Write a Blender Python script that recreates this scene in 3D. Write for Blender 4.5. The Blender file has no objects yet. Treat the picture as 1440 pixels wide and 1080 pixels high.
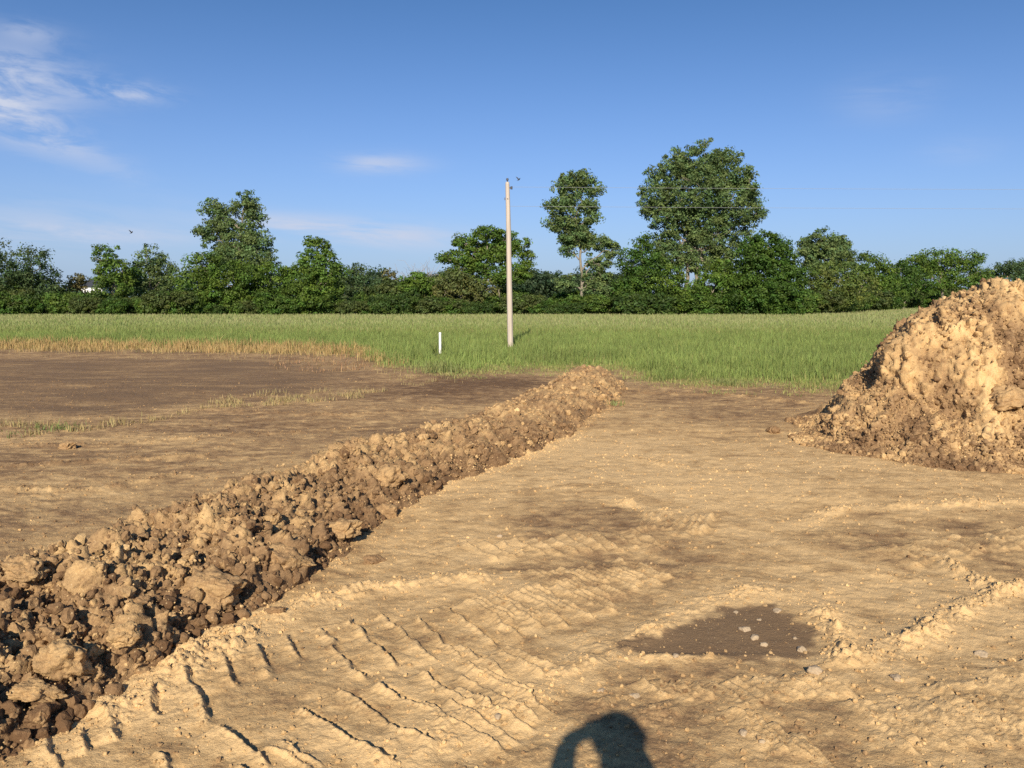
import bpy, math, random
import numpy as np
from mathutils import Vector, noise as mnoise

sc = bpy.context.scene
col = sc.collection
R = math.radians
rng = np.random.default_rng(7)
random.seed(7)

# ------------------------------------------------------------------ camera, light, sky
CAMZ, F, PITCH = 1.62, 1160.0, R(5.7)
cam_d = bpy.data.cameras.new('camera'); cam = bpy.data.objects.new('camera', cam_d); col.objects.link(cam)
cam.location = (0, 0, CAMZ); cam.rotation_euler = (R(90) - PITCH, 0, 0)
cam_d.sensor_width = 36; cam_d.lens = F / 1440 * 36; cam_d.clip_start = 0.05; cam_d.clip_end = 3000
sc.camera = cam
cp, sp = math.cos(PITCH), math.sin(PITCH)

def ray(px, py):
    cx, cy = (px - 720) / F, (540 - py) / F
    return Vector((cx, cp + cy * sp, -sp + cy * cp))
def G(px, py, z=0.0):
    d = ray(px, py); t = (z - CAMZ) / d.z
    return (d.x * t, d.y * t)
def at(px, py, Y):
    d = ray(px, py); t = Y / d.y
    return Vector((d.x * t, Y, CAMZ + d.z * t))

SUN = ray(833, 1016).normalized()          # the way the light travels
sun_el = math.asin(-SUN.z)
sun_az = math.atan2(-SUN.x, -SUN.y)        # from +y clockwise, towards the sun
sl = bpy.data.lights.new('sun', 'SUN'); so = bpy.data.objects.new('sun', sl); col.objects.link(so)
sl.energy = 5.0; sl.angle = R(0.5); sl.color = (1.0, 0.89, 0.73)
so.rotation_euler = SUN.to_track_quat('-Z', 'Y').to_euler(); so.location = (0, -20, 30)

def nn(nt, t, ins=None, **kw):
    n = nt.nodes.new(t)
    for k, v in kw.items(): setattr(n, k, v)
    for k, v in (ins or {}).items():
        s = n.inputs[k]
        if isinstance(v, bpy.types.NodeSocket): nt.links.new(v, s)
        else: s.default_value = v
    return n
def mth(nt, op, a, b=0.0, c=0.0, clamp=False):
    return nn(nt, 'ShaderNodeMath', {0: a, 1: b, 2: c}, operation=op, use_clamp=clamp).outputs[0]
def mixc(nt, f, a, b, mode='MIX'):
    n = nn(nt, 'ShaderNodeMix', data_type='RGBA', blend_type=mode, clamp_factor=True)
    for k, v in ((0, f), (6, a), (7, b)):
        if isinstance(v, bpy.types.NodeSocket): nt.links.new(v, n.inputs[k])
        else: n.inputs[k].default_value = v
    return n.outputs[2]
def ramp(nt, v, lo, hi):
    return nn(nt, 'ShaderNodeMapRange', {0: v, 1: lo, 2: hi}, interpolation_type='SMOOTHSTEP', clamp=True).outputs[0]

w = bpy.data.worlds.new('World'); sc.world = w; w.use_nodes = True
nt = w.node_tree; nt.nodes.clear()
sky = nn(nt, 'ShaderNodeTexSky', sky_type='NISHITA', sun_disc=False)
sky.sun_elevation = sun_el; sky.sun_rotation = sun_az
sky.altitude = 200; sky.air_density = 1.0; sky.dust_density = 0.7; sky.ozone_density = 1.6
geo = nn(nt, 'ShaderNodeNewGeometry')
tc = nn(nt, 'ShaderNodeTexCoord')
sep = nn(nt, 'ShaderNodeSeparateXYZ', {0: tc.outputs['Generated']})
az = mth(nt, 'MULTIPLY', mth(nt, 'ARCTAN2', sep.outputs[0], sep.outputs[1]), 57.2958)
el = mth(nt, 'MULTIPLY', mth(nt, 'ARCSINE', sep.outputs[2]), 57.2958)
def skypos(px, py):
    d = ray(px, py).normalized()
    return math.degrees(math.atan2(d.x, d.y)), math.degrees(math.asin(d.z))
def cloud_noise(sx, sy, rot, seed, lo, hi, rough=0.62):
    a0 = mth(nt, 'ADD', mth(nt, 'MULTIPLY', az, math.cos(rot)), mth(nt, 'MULTIPLY', el, math.sin(rot)))
    a1 = mth(nt, 'SUBTRACT', mth(nt, 'MULTIPLY', el, math.cos(rot)), mth(nt, 'MULTIPLY', az, math.sin(rot)))
    v = nn(nt, 'ShaderNodeCombineXYZ', {0: mth(nt, 'MULTIPLY', a0, sx), 1: mth(nt, 'MULTIPLY', a1, sy), 2: seed})
    n = nn(nt, 'ShaderNodeTexNoise', {'Vector': v.outputs[0], 'Scale': 1.0, 'Detail': 7.0, 'Roughness': rough, 'Distortion': 0.3})
    return ramp(nt, n.outputs[0], lo, hi)
def spot(px, py, rx, ry, tilt=0):
    a, e = skypos(px, py); k = 57.3 / F
    da = mth(nt, 'SUBTRACT', az, a); de = mth(nt, 'SUBTRACT', el, e); c, s = math.cos(tilt), math.sin(tilt)
    u = mth(nt, 'DIVIDE', mth(nt, 'ADD', mth(nt, 'MULTIPLY', da, c), mth(nt, 'MULTIPLY', de, s)), rx * k)
    v = mth(nt, 'DIVIDE', mth(nt, 'SUBTRACT', mth(nt, 'MULTIPLY', de, c), mth(nt, 'MULTIPLY', da, s)), ry * k)
    r2 = mth(nt, 'ADD', mth(nt, 'MULTIPLY', u, u), mth(nt, 'MULTIPLY', v, v))
    return mth(nt, 'EXPONENT', mth(nt, 'MULTIPLY', r2, -1.0))
wisp = cloud_noise(0.26, 0.80, R(-3), 3.7, 0.33, 0.64, .62)
soft = cloud_noise(0.12, 0.75, R(-4), 9.0, 0.28, 0.62)
terms = []
for s_, k_ in ((spot(0, 112, 78, 38), 0.95), (spot(40, 45, 34, 12), 0.4), (spot(5, 168, 66, 24, R(-22)), 0.7),
               (spot(85, 195, 90, 18, R(-25)), 0.45), (spot(160, 126, 52, 12), 0.8), (spot(215, 132, 30, 9), 0.4)):
    terms.append(mth(nt, 'MULTIPLY', mth(nt, 'MULTIPLY', s_, wisp), k_))
for s_, k_ in ((spot(533, 230, 55, 13), 0.75), (spot(1245, 138, 55, 26), 0.22), (spot(1352, 210, 40, 16), 0.16),
               (spot(430, 318, 120, 13, R(-4)), 0.8), (spot(540, 330, 130, 18, R(-3)), 0.75), (spot(140, 330, 120, 10), 0.6), (spot(40, 322, 150, 30), 0.5)):
    terms.append(mth(nt, 'MULTIPLY', mth(nt, 'MULTIPLY', s_, soft), k_))
tot = terms[0]
for t_ in terms[1:]: tot = mth(nt, 'ADD', tot, t_)
tot = mth(nt, 'MULTIPLY', tot, 0.9, clamp=True)
# pale band of thin high cloud low over the horizon
band = mth(nt, 'MULTIPLY', mth(nt, 'EXPONENT', mth(nt, 'MULTIPLY', mth(nt, 'MAXIMUM', el, 0.0), -0.15)), 0.80)
skc = mixc(nt, 1.0, sky.outputs[0], mixc(nt, ramp(nt, el, 2, 26), (0.80, 1.06, 1.62, 1), (0.47, 0.83, 1.22, 1)), 'MULTIPLY')
skc = mixc(nt, band, skc, (4.9, 6.2, 8.8, 1))
skc = mixc(nt, tot, skc, (7.6, 8.3, 10.2, 1))
bg = nn(nt, 'ShaderNodeBackground', {0: skc, 1: 0.06})
nt.links.new(bg.outputs[0], nn(nt, 'ShaderNodeOutputWorld').inputs[0])

sc.view_settings.view_transform = 'Standard'; sc.view_settings.look = 'None'
sc.view_settings.exposure = 0.38; sc.view_settings.gamma = 1; sc.view_settings.use_curve_mapping = False
sc.render.engine = 'CYCLES'
sc.cycles.max_bounces = 5; sc.cycles.diffuse_bounces = 3; sc.cycles.transparent_max_bounces = 6
sc.cycles.use_denoising = False

# ------------------------------------------------------------------ helpers
def mesh_np(name, V, faces, colr=None, smooth=False, attr='tone'):
    """V (n,3); faces (m,k) array"""
    me = bpy.data.meshes.new(name)
    V = np.ascontiguousarray(V, np.float32); faces = np.ascontiguousarray(faces, np.int32)
    m, k = faces.shape
    me.vertices.add(len(V)); me.vertices.foreach_set('co', V.ravel())
    me.loops.add(m * k); me.loops.foreach_set('vertex_index', faces.ravel())
    me.polygons.add(m); me.polygons.foreach_set('loop_start', np.arange(0, m * k, k, dtype=np.int32))
    me.polygons.foreach_set('use_smooth', np.full(m, smooth, bool))
    me.update(calc_edges=True)
    if colr is not None:
        a = me.attributes.new(attr, 'FLOAT_COLOR', 'POINT')
        c = np.ones((len(V), 4), np.float32); c[:, :colr.shape[1]] = colr
        a.data.foreach_set('color', c.ravel())
    return me
def link(name, me, m=None, parent=None):
    o = bpy.data.objects.new(name, me); col.objects.link(o)
    if m is not None and len(me.materials) == 0: me.materials.append(m)
    if parent is not None: o.parent = parent
    return o
def tag(o, label=None, cat=None, group=None, kind=None):
    if label: o['label'] = label
    if cat: o['category'] = cat
    if group: o['group'] = group
    if kind: o['kind'] = kind
    return o
def empty(name, loc=(0, 0, 0)):
    o = bpy.data.objects.new(name, None); col.objects.link(o); o.location = loc; o.empty_display_size = 0.2
    return o

_tabs = {}
def perlin(x, y, seed=0):
    if seed not in _tabs:
        r_ = np.random.default_rng(1000 + seed); a = r_.uniform(0, 2 * np.pi, (256, 256)); _tabs[seed] = (np.cos(a), np.sin(a))
    gx, gy = _tabs[seed]
    xi = np.floor(x).astype(np.int64); yi = np.floor(y).astype(np.int64); fx = x - xi; fy = y - yi
    u = fx * fx * fx * (fx * (fx * 6 - 15) + 10); v = fy * fy * fy * (fy * (fy * 6 - 15) + 10)
    def g(i, j):
        a, b = (xi + i) & 255, (yi + j) & 255
        return gx[a, b] * (fx - i) + gy[a, b] * (fy - j)
    return 1.45 * ((g(0, 0) * (1 - u) + g(1, 0) * u) * (1 - v) + (g(0, 1) * (1 - u) + g(1, 1) * u) * v)
def fbm(x, y, seed=0, octs=4, gain=0.5):
    s = 0; a = 1.0
    for i in range(octs): s = s + a * perlin(x * 2 ** i + 17.3 * i, y * 2 ** i - 9.1 * i, seed + i); a *= gain
    return s
def crumbs(x, y, cell, seed=0, keep=1.0):
    """field of rounded lumps, in units of cell"""
    r_ = np.random.default_rng(5000 + seed); T = r_.random((256, 256, 4))
    X = x / cell; Y = y / cell; xi = np.floor(X).astype(np.int64); yi = np.floor(Y).astype(np.int64)
    out = np.zeros_like(X)
    for i in (-1, 0, 1):
        for j in (-1, 0, 1):
            t = T[(xi + i) & 255, (yi + j) & 255]
            dx = X - (xi + i + t[..., 0]); dy = Y - (yi + j + t[..., 1])
            an = t[..., 3] * 6.28; ca, sa = np.cos(an), np.sin(an)
            ux = dx * ca + dy * sa; uy = (-dx * sa + dy * ca) * 1.45
            rr = 0.30 + 0.5 * t[..., 2]
            h = np.sqrt(np.maximum(rr * rr - ux * ux - uy * uy, 0)) * (t[..., 3] < keep)
            out = np.maximum(out, h)
    return out
_p3 = np.random.default_rng(99).permutation(256); _r3 = np.random.default_rng(98).normal(size=(256, 3)); _r3 /= np.linalg.norm(_r3, axis=1)[:, None]
def _h3(i, j, k): return _p3[(_p3[(_p3[i & 255] + j) & 255] + k) & 255]
def perlin3(P, f, seed=0):
    Q = P * f + seed * 11.37; I = np.floor(Q).astype(np.int64); D = Q - I; U = D * D * D * (D * (D * 6 - 15) + 10); out = 0
    for a in (0, 1):
        for b in (0, 1):
            for c in (0, 1):
                g = _r3[_h3(I[:, 0] + a, I[:, 1] + b, I[:, 2] + c)]
                wgt = (U[:, 0] if a else 1 - U[:, 0]) * (U[:, 1] if b else 1 - U[:, 1]) * (U[:, 2] if c else 1 - U[:, 2])
                out = out + wgt * (g * (D - np.array([a, b, c]))).sum(1)
    return 1.6 * out
def fbm3(P, f, seed=0, octs=4, gain=.5):
    s_, a = 0, 1.0
    for i in range(octs): s_ = s_ + a * perlin3(P, f * 2 ** i, seed + i); a *= gain
    return s_
_t3 = np.random.default_rng(97).random((256, 4)); _ax = np.random.default_rng(96).normal(size=(256, 4, 3)); _ax /= np.linalg.norm(_ax, axis=2)[..., None]
def clods3(P, cell, seed=0, keep=1.0):
    """angular broken lumps filling space, 0..~0.5 in units of cell"""
    Q = P / cell + seed * 7.77; I = np.floor(Q).astype(np.int64); out = np.zeros(len(P))
    for a in (-1, 0, 1):
        for b in (-1, 0, 1):
            for c in (-1, 0, 1):
                h = _h3(I[:, 0] + a, I[:, 1] + b, I[:, 2] + c); T = _t3[h]
                D = Q - (I + np.array([a, b, c]) + T[:, :3]); e = np.sqrt((D * D).sum(1))
                k_ = (e < .75) & (T[:, 3] < keep)
                if not k_.any(): continue
                m = np.abs(np.einsum('nij,nj->ni', _ax[h[k_]], D[k_])).max(1); rr = .34 + .34 * T[k_, 3] / keep
                v = np.clip((rr - (.6 * m + .4 * e[k_])) * 1.9, 0, rr * .95); out[k_] = np.maximum(out[k_], v)
    return out
def seg(x, y, P):
    """nearest distance, side (+ right of the way of travel), 0..1 along, for a world polyline"""
    best = np.full(x.shape, 1e9); side = np.zeros(x.shape); par = np.zeros(x.shape)
    P = np.array(P, float); L = np.hypot(*(P[1:] - P[:-1]).T); cum = np.r_[0, np.cumsum(L)]
    for i in range(len(P) - 1):
        a, b = P[i], P[i + 1]; d = b - a; l2 = max(d @ d, 1e-9)
        t = np.clip(((x - a[0]) * d[0] + (y - a[1]) * d[1]) / l2, 0, 1)
        qx = x - a[0] - t * d[0]; qy = y - a[1] - t * d[1]; ds = np.hypot(qx, qy)
        m = ds < best; best = np.where(m, ds, best)
        side = np.where(m, np.sign(d[1] * qx - d[0] * qy), side); par = np.where(m, (cum[i] + t * L[i]) / cum[-1], par)
    return best, side, par
def sstep(a, b, x):
    t = np.clip((x - a) / (b - a), 0, 1); return t * t * (3 - 2 * t)
def GP(pts, z=0.0): return [G(a, b, z) for a, b in pts]

# ------------------------------------------------------------------ the lie of the land
# cleat marks left by a bulldozer's tracks
lug_px = [
 [(152,1004),(156,1020),(163,1040)], [(207,972),(214,996),(222,1012)], [(260,943),(268,966),(290,1014),(300,1022)],
 [(309,921),(314,942),(332,968)], [(356,906),(370,928),(378,952)], [(402,888),(405,908),(424,926)], [(445,880),(468,900),(472,918)],
 [(491,868),(512,893)], [(536,860),(556,878)], [(300,1022),(340,1048),(382,1084)], [(218,1058),(250,1090)], [(388,1042),(420,1062),(455,1084)],
 [(412,996),(455,1020),(498,1048),(540,1072),(575,1074)], [(476,972),(520,1000),(560,1030),(600,1046),(632,1046)],
 [(524,962),(575,988),(605,1000),(640,1024),(652,1028)], [(586,944),(620,966),(650,984),(672,998)],
 [(470,918),(494,942),(512,958)], [(512,893),(535,920),(560,940)], [(556,876),(590,910),(612,932)], [(585,868),(625,906),(655,930)],
 [(640,905),(668,924),(720,948)], [(655,928),(700,952),(745,978)], [(700,915),(735,932),(768,952)], [(706,906),(745,926),(782,940)],
 [(620,848),(668,884),(700,912)], [(655,842),(700,872),(740,898)], [(695,838),(740,868),(765,884)], [(735,836),(780,868),(800,884)],
 [(770,836),(812,862),(840,872)], [(800,826),(845,850),(870,862)], [(60,1040),(75,1085)], [(110,1022),(118,1060)],
 [(330,1080),(372,1110)], [(450,1100),(420,1075),(372,1050)],
]
lugs = [GP(l) for l in lug_px]
def band(A, B, n, jit=0.25):
    A = np.array(A, float); B = np.array(B, float)
    def pt(P, t):
        L = np.r_[0, np.cumsum(np.hypot(*(P[1:] - P[:-1]).T))]; L /= L[-1]
        return np.array([np.interp(t, L, P[:, 0]), np.interp(t, L, P[:, 1])])
    out = []
    for i in range(n):
        t = (i + 0.5 + random.uniform(-jit, jit)) / n
        a, b = pt(A, t), pt(B, t); k0, k1 = random.uniform(0, .2), random.uniform(.8, 1)
        out.append([tuple(a + (b - a) * k0), tuple(a + (b - a) * .5 + np.array([0, 1.0])), tuple(a + (b - a) * k1)])
    return [GP(o) for o in out]
lugs2 = band([(905, 722), (1010, 722)], [(892, 752), (985, 758)], 9)
lugs2 += band([(985, 962), (1140, 940)], [(1050, 1005), (1210, 985)], 8)
lugs2 += band([(1180, 980), (1330, 962), (1440, 925)], [(1290, 1075), (1460, 1060), (1560, 1000)], 13)
lugs2 += band([(880, 950), (985, 962)], [(935, 985), (1020, 990)], 5)
lugs2 += band([(735, 800), (900, 790)], [(800, 826), (960, 815)], 12)
lugs2 += band([(1010, 985), (1130, 1040)], [(1080, 1060), (1200, 1110)], 6)
lugs2 += band([(640, 838), (760, 815), (860, 780)], [(720, 880), (840, 862), (960, 815)], 16)
lugs2 += band([(1210, 770), (1440, 740)], [(1290, 800), (1500, 765)], 12)
lugs2 += band([(560, 985), (680, 930)], [(720, 1085), (800, 1000)], 5)
lugs2 += band([(640, 760), (900, 745)], [(700, 790), (960, 775)], 12)
# crumbly windrows pushed up by the blade's edge: points, half width, height
rows = [
 ([(560,1080),(640,1020),(720,985),(800,940),(885,912),(950,872),(1010,842),(1080,830),(1150,848)], .10, .015),
 ([(1150,848),(1175,885),(1178,930),(1230,925),(1290,900),(1340,862),(1400,838),(1470,820)], .075, .040),
 ([(870,925),(960,928),(1050,922),(1140,925)], .035, .012),
 ([(330,880),(420,850),(520,822),(620,812),(700,815)], .10, .026),
 ([(120,1010),(220,960),(300,905),(360,880)], .13, .030),
 ([(1130,735),(1180,718),(1260,715),(1440,708)], .08, .022),
 ([(1330,790),(1380,822),(1440,830)], .06, .030),
 ([(870,705),(900,718),(950,722)], .08, .020),
 ([(600,690),(700,650),(780,625),(820,610)], .12, .020),
 ([(640,700),(800,690),(1000,685)], .08, .008),
 ([(900,985),(860,990),(960,1010)], .10, .014),
 ([(0,625),(150,628),(330,612),(520,600)], .10, .02),
 ([(0,660),(120,652),(300,640)], .10, .02),
 ([(0,690),(140,686),(260,665)], .10, .018),
 ([(280,575),(480,585),(640,572)], .12, .02),
 ([(880,552),(1020,556),(1160,568)], .15, .025),
 ([(880,640),(960,660),(1100,668)], .12, .012),
]
rows = [(GP(p), a, b) for p, a, b in rows]
wedge = GP([(878,922),(940,885),(985,858),(1030,850),(1085,855),(1130,880),(1165,902),(1158,930),(1090,932),(1000,922)])
def inpoly(x, y, P):
    c = np.zeros(x.shape, bool); n = len(P)
    for i in range(n):
        x0, y0 = P[i]; x1, y1 = P[(i + 1) % n]
        m = ((y0 > y) != (y1 > y)) & (x < (x1 - x0) * (y - y0) / (y1 - y0 + 1e-12) + x0); c ^= m
    return c
def signed(x, y, P):
    d, _, _ = seg(x, y, list(P) + [P[0]]); return np.where(inpoly(x, y, P), d, -d)

def streaks(x, y, seed=0):
    """long scrape marks: run across in the distance, slantwise close by"""
    k = sstep(5.2, 7.2, y + 0.25 * x)
    a = R(-33); u = x * math.cos(a) + y * math.sin(a); v = -x * math.sin(a) + y * math.cos(a)
    s0 = fbm(u * 1.2, v * 13, 40 + seed, 3); b = R(7)
    u = x * math.cos(b) + y * math.sin(b); v = -x * math.sin(b) + y * math.cos(b)
    s1 = fbm(u * 0.55, v * 7, 50 + seed, 3)
    return s0 * (1 - k) + s1 * k

def ground_height(x, y, fine=True):
    x = np.asarray(x, float); y = np.asarray(y, float)
    near = 1 - sstep(15, 26, y)
    h = 0.035 * fbm(x * .35, y * .35, 1, 3) * near * sstep(-2, 2, y)
    if not fine: return h
    core = near * sstep(0.5, 1.5, y) * (1 - sstep(10, 16, np.abs(x)))
    wet = signed(x, y, wedge); inw = sstep(-.02, .05, wet)
    row = np.zeros(x.shape)
    for P, wd, ht in rows:
        d, s, t = seg(x, y, P)
        row = row + np.exp(-(d / wd) ** 2) * ht * (0.6 + 0.7 * perlin(x * 5, y * 5, 21)) * sstep(0, .08, t) * (1 - sstep(.92, 1, t))
    rough = np.clip(row / 0.02, 0, 1.6)
    dx = perlin(x * 9, y * 9, 22) * .010 + perlin(x * 40, y * 40, 28) * .0015; dy = perlin(x * 9, y * 9, 23) * .010 + perlin(x * 40, y * 40, 29) * .0015
    xw, yw = x + dx + 1.8 * dy, y + dy
    lug = np.zeros(x.shape)
    for i, P in enumerate(lugs + lugs2):
        first = i < len(lugs); sc_ = 1.0 if first else 0.95
        far = max(1.0, P[0][1] / 4.5)
        x0 = min(p[0] for p in P) - .2 * far; x1 = max(p[0] for p in P) + .2 * far
        y0 = min(p[1] for p in P) - .2 * far; y1 = max(p[1] for p in P) + .2 * far
        m = (x > x0) & (x < x1) & (y > y0) & (y < y1)
        if not m.any(): continue
        d, s, t = seg(xw[m], yw[m], P)
        fade = sstep(-.01, .08, t) * (1 - sstep(.86, 1.01, t)); fade = np.where((t <= 0) | (t >= 1), 0, fade)
        jag = np.clip(0.95 + .45 * perlin(x[m] * 7, y[m] * 7, 26) + .22 * perlin(x[m] * 45, y[m] * 45, 27), .35, 1.5)
        q = -d * s / far    # the far side drops off sharply
        prof = np.where(q <= 0, .55 * np.exp(q / .08) + .45 * np.exp(q / .022), np.exp(-(q / .017) ** 2)) * .026 - np.exp(-((q - .030) / .022) ** 2) * .005
        v_ = sc_ * prof * fade * jag * (1.0 if first else min(far, 1.15)); lug[m] = np.where(np.abs(v_) > np.abs(lug[m]), v_, lug[m])
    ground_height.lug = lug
    h = h + core * (row + lug * (1 - inw))
    base = 0.007 * fbm(x * 4, y * 4, 2, 3) + 0.0032 * fbm(x * 17, y * 17, 3, 3) + 0.0026 * streaks(x, y) * sstep(-.3, .5, fbm(x, y, 39, 2))
    h = h + core * (1 - .75 * inw) * (base + 0.0035 * np.maximum(0, fbm(x * 7, y * 7, 9, 2)) * crumbs(x, y, .035, 2) * 2)
    # loose crumbs
    dens = np.clip(rough + .35 * sstep(.15, .9, fbm(x * 1.1, y * 1.1, 8, 2)) , 0, 1.5)
    h = h + core * (1 - .8 * inw) * dens * (0.020 * crumbs(x, y, .040, 5, .8) + 0.010 * crumbs(x, y, .019, 6) + .020 * crumbs(x, y, .08, 7, .35))
    h = h - .005 * inw * core
    return h

# spoil berm: right-hand toe line x = f(y)
toe = np.array(sorted([(G(a, b)[1], G(a, b)[0]) for a, b in
     [(100,1020),(250,925),(350,860),(430,815),(500,762),(545,730),(580,705),(640,680),(740,642),(800,612),(862,570),(882,548)]]))
toe = np.vstack([[0.8, toe[0, 1] - .95], toe])
def toe_x(y): return np.interp(y, toe[:, 0], toe[:, 1])
BEND = G(875, 545)[1]
def berm_height(x, y, fine=True):
    slope = (toe_x(y + .3) - toe_x(y - .3)) / .6; c = 1 / np.sqrt(1 + slope ** 2)
    d = -(x - toe_x(y)) * c + .07 * fbm(x * 2.2, y * 2.2, 60, 3)
    wid = np.interp(y, [1, 4, 7, 10, 13, 15.5], [1.75, 1.5, 1.32, 1.3, 1.25, 1.15])
    top = np.interp(y, [1, 3, 5, 7, 9, 11, 13, 14.2, 15], [.28, .28, .30, .31, .30, .32, .38, .45, .42]) * (1 + .16 * perlin(x * .8, y * .8, 61))
    u = d / wid
    prof = np.interp(u, [-.4, -.06, 0, .08, .25, .45, .6, .8, 1.0, 1.15, 1.5], [-.5, -.2, 0, .32, .70, .96, 1.0, .74, .28, 0, -.5])
    endf = 1 - sstep(BEND - .4, BEND + .9, y + .3 * np.abs(u - .5))
    h = prof * top * np.where(prof > 0, endf, 1) - .35 * (1 - endf)
    env = np.clip(prof * 4, 0, 1) * endf
    h = h + env * .07 * fbm(x * 1.7, y * 1.7, 62, 2)
    if fine:
        near = 1 - .45 * sstep(6, 11, y)
        h = h + env * near * (.30 * crumbs(x, y, .27, 11, .55) * .52 + .12 * crumbs(x + .3, y, .12, 12, .85) * .9 + .05 * crumbs(x, y, .05, 13) * .9 + .02 * crumbs(x, y, .022, 14))
        h = h - env * near * .02
    return h

foot = [(3.78,11.2),(3.5,10.3),(3.15,9.4),(3.5,8.5),(4.5,7.6),(6.5,7.3),(9,7.4),(12,8.5),(13.2,11),(11,13.6),(7.2,13.7),(4.9,12.7),(4.1,12.0)]
def mound_height(x, y, fine=True):
    d = signed(x, y, foot) + .16 * fbm(x * 1.1, y * 1.1, 70, 3)
    h = np.interp(d, [-1, 0, .3, .6, .9, 1.3, 1.8, 2.3, 2.9, 5], [-.5, 0, .09, .31, .66, 1.16, 1.58, 1.80, 1.93, 2.1])
    env = np.clip(h * 2.5, 0, 1)
    lx = 3.88 + .30 * (y - 10); wl = sstep(8.9, 9.7, y) * (1 - sstep(10.35, 10.62, y))
    h = h * (1 - .6 * np.exp(-((x - 4.12) / .28) ** 2 - ((y - 11.0) / .42) ** 2))
    spur = np.minimum(np.maximum(0, x - lx + .04 * perlin(x * 4, y * 4, 79)) * 3.2, .46 + .60 * (x - lx)) * (1 - sstep(.7, 1.5, x - lx)); h = np.maximum(h, spur * wl)
    g = fbm(x * 1.5 + .3 * y, y * .8, 71, 3)
    h = h + env * .05 * g
    h = h - .02; yq = y; x = x + .75 * np.clip(h, 0, 3); y = y + .75 * np.clip(h, 0, 3)
    # falling runnels of loose soil on the face, clodded bands between them
    blk = sstep(-.05, .35, fbm(x * 1.3, y * 1.0, 73, 3))
    if fine:
        h = h + env * ((.02 + .15 * blk) * crumbs(x, y, .19, 15, .55) + (.02 + .08 * blk) * crumbs(x, y, .085, 16, .9) + .032 * crumbs(x, y, .036, 17) + .030 * fbm(x * 9, y * 9, 75, 4)
                       - .10 * np.maximum(0, fbm(x * 2.3, y * 2.3, 76, 2) - .55))
    return h

# moisture / tone of the soil: stains in the dirt itself
patch_px = [  # cx, cy, rx, ry, amount (+ dark, - light)
 (610,896,75,26,.55),(478,938,45,22,.5),(350,955,40,14,.35),(830,738,150,26,.50),(850,790,130,22,.50),(760,800,90,14,.4),
 (1390,758,120,26,.55),(1300,780,120,20,.25),(930,946,60,12,.45),(1090,945,60,10,.4),(1060,1005,60,14,.2),(790,945,60,20,.3),(690,975,50,18,.3),
 (1010,590,110,18,.35),(1120,560,120,16,.4),(950,560,80,14,.35),(700,540,120,11,.95),(620,552,90,9,.6),(350,598,180,12,.4),(250,640,200,10,.3),(600,600,60,12,.35),
 (150,662,160,8,.35),(860,700,60,12,.3),(1190,690,80,14,.25),(1330,1000,120,30,.3),(1400,930,60,20,.2),(520,770,60,14,.35),(470,830,60,10,.3),
 (850,650,220,36,-.5),(1000,690,260,26,-.45),(640,770,110,18,-.3),(1230,825,150,30,-.5),(950,860,120,22,-.35),(700,1010,120,30,-.45),(780,980,90,26,-.3),(820,900,80,16,-.4),
 (1370,870,80,26,-.45),(300,930,80,30,-.25),(1180,650,100,16,-.3),(60,700,120,12,-.3),(250,1000,120,30,-.2),(700,830,120,14,-.3),(1060,760,100,20,-.3),
]
patches = []
for a, b, rx, ry, k in patch_px:
    X0, Y0 = G(a, b); X1 = G(a + rx, b)[0]; Y1 = G(a, b - ry)[1]; Y2 = G(a, b + ry)[1]
    patches.append((X0, (Y1 + Y2) / 2, X1 - X0, (Y1 - Y2) / 2, k))
fieldpoly = GP([(-400,640),(-200,598),(0,588),(140,590),(260,572),(420,562),(520,540),(480,520),(380,505),(0,503),(-400,503)])
def soil_tone(x, y):
    wx = x + .38 * fbm(x * 1.5, y * 1.5, 30, 4, .6); wy = y + .38 * fbm(x * 1.5, y * 1.5, 130, 4, .6)
    t = .29 + .16 * fbm(x * .7, y * .9, 34, 3) + .20 * fbm(x * 3, y * 4, 35, 4) + .13 * streaks(x, y, 3) + .07 * streaks(x * 2.3, y * 2.3, 6) + .10 * fbm(x * 11, y * 11, 41, 3)
    for X0, Y0, A, B, k in patches:
        m = (abs(wx - X0) < 2.2 * A) & (abs(wy - Y0) < 2.2 * B)
        if m.any():
            e = np.exp(-(((wx[m] - X0) / A) ** 2 + ((wy[m] - Y0) / B) ** 2) * 1.1)
            t[m] += (.48 if k > 0 else .72) * k * e * (1 + .9 * fbm(x[m] * 5, y[m] * 7, 36, 3))
    for P, wd, ht in rows[:9]:
        d, s, q = seg(x, y, P); t -= .35 * np.exp(-(d / (wd * 1.5)) ** 2)
    far = sstep(9, 15, y); t = t + far * .14 + .15 * sstep(0, 1.2, toe_x(y) - 1.2 - x) * (y > 3)
    wet = .92 * sstep(-.03, .035, signed(wx * .3 + x * .7, wy * .3 + y * .7, wedge) + .035 * fbm(x * 12, y * 12, 37, 3))
    grey = np.maximum(wet * 1.0, sstep(-.5, 1.0, signed(wx, wy, fieldpoly)) * np.clip(.72 + .6 * fbm(x * .5, y * 1.6, 38, 4), .05, 1.0))
    t = np.clip(t, 0, 1)
    return t, np.clip(grey, 0, 1)

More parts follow.
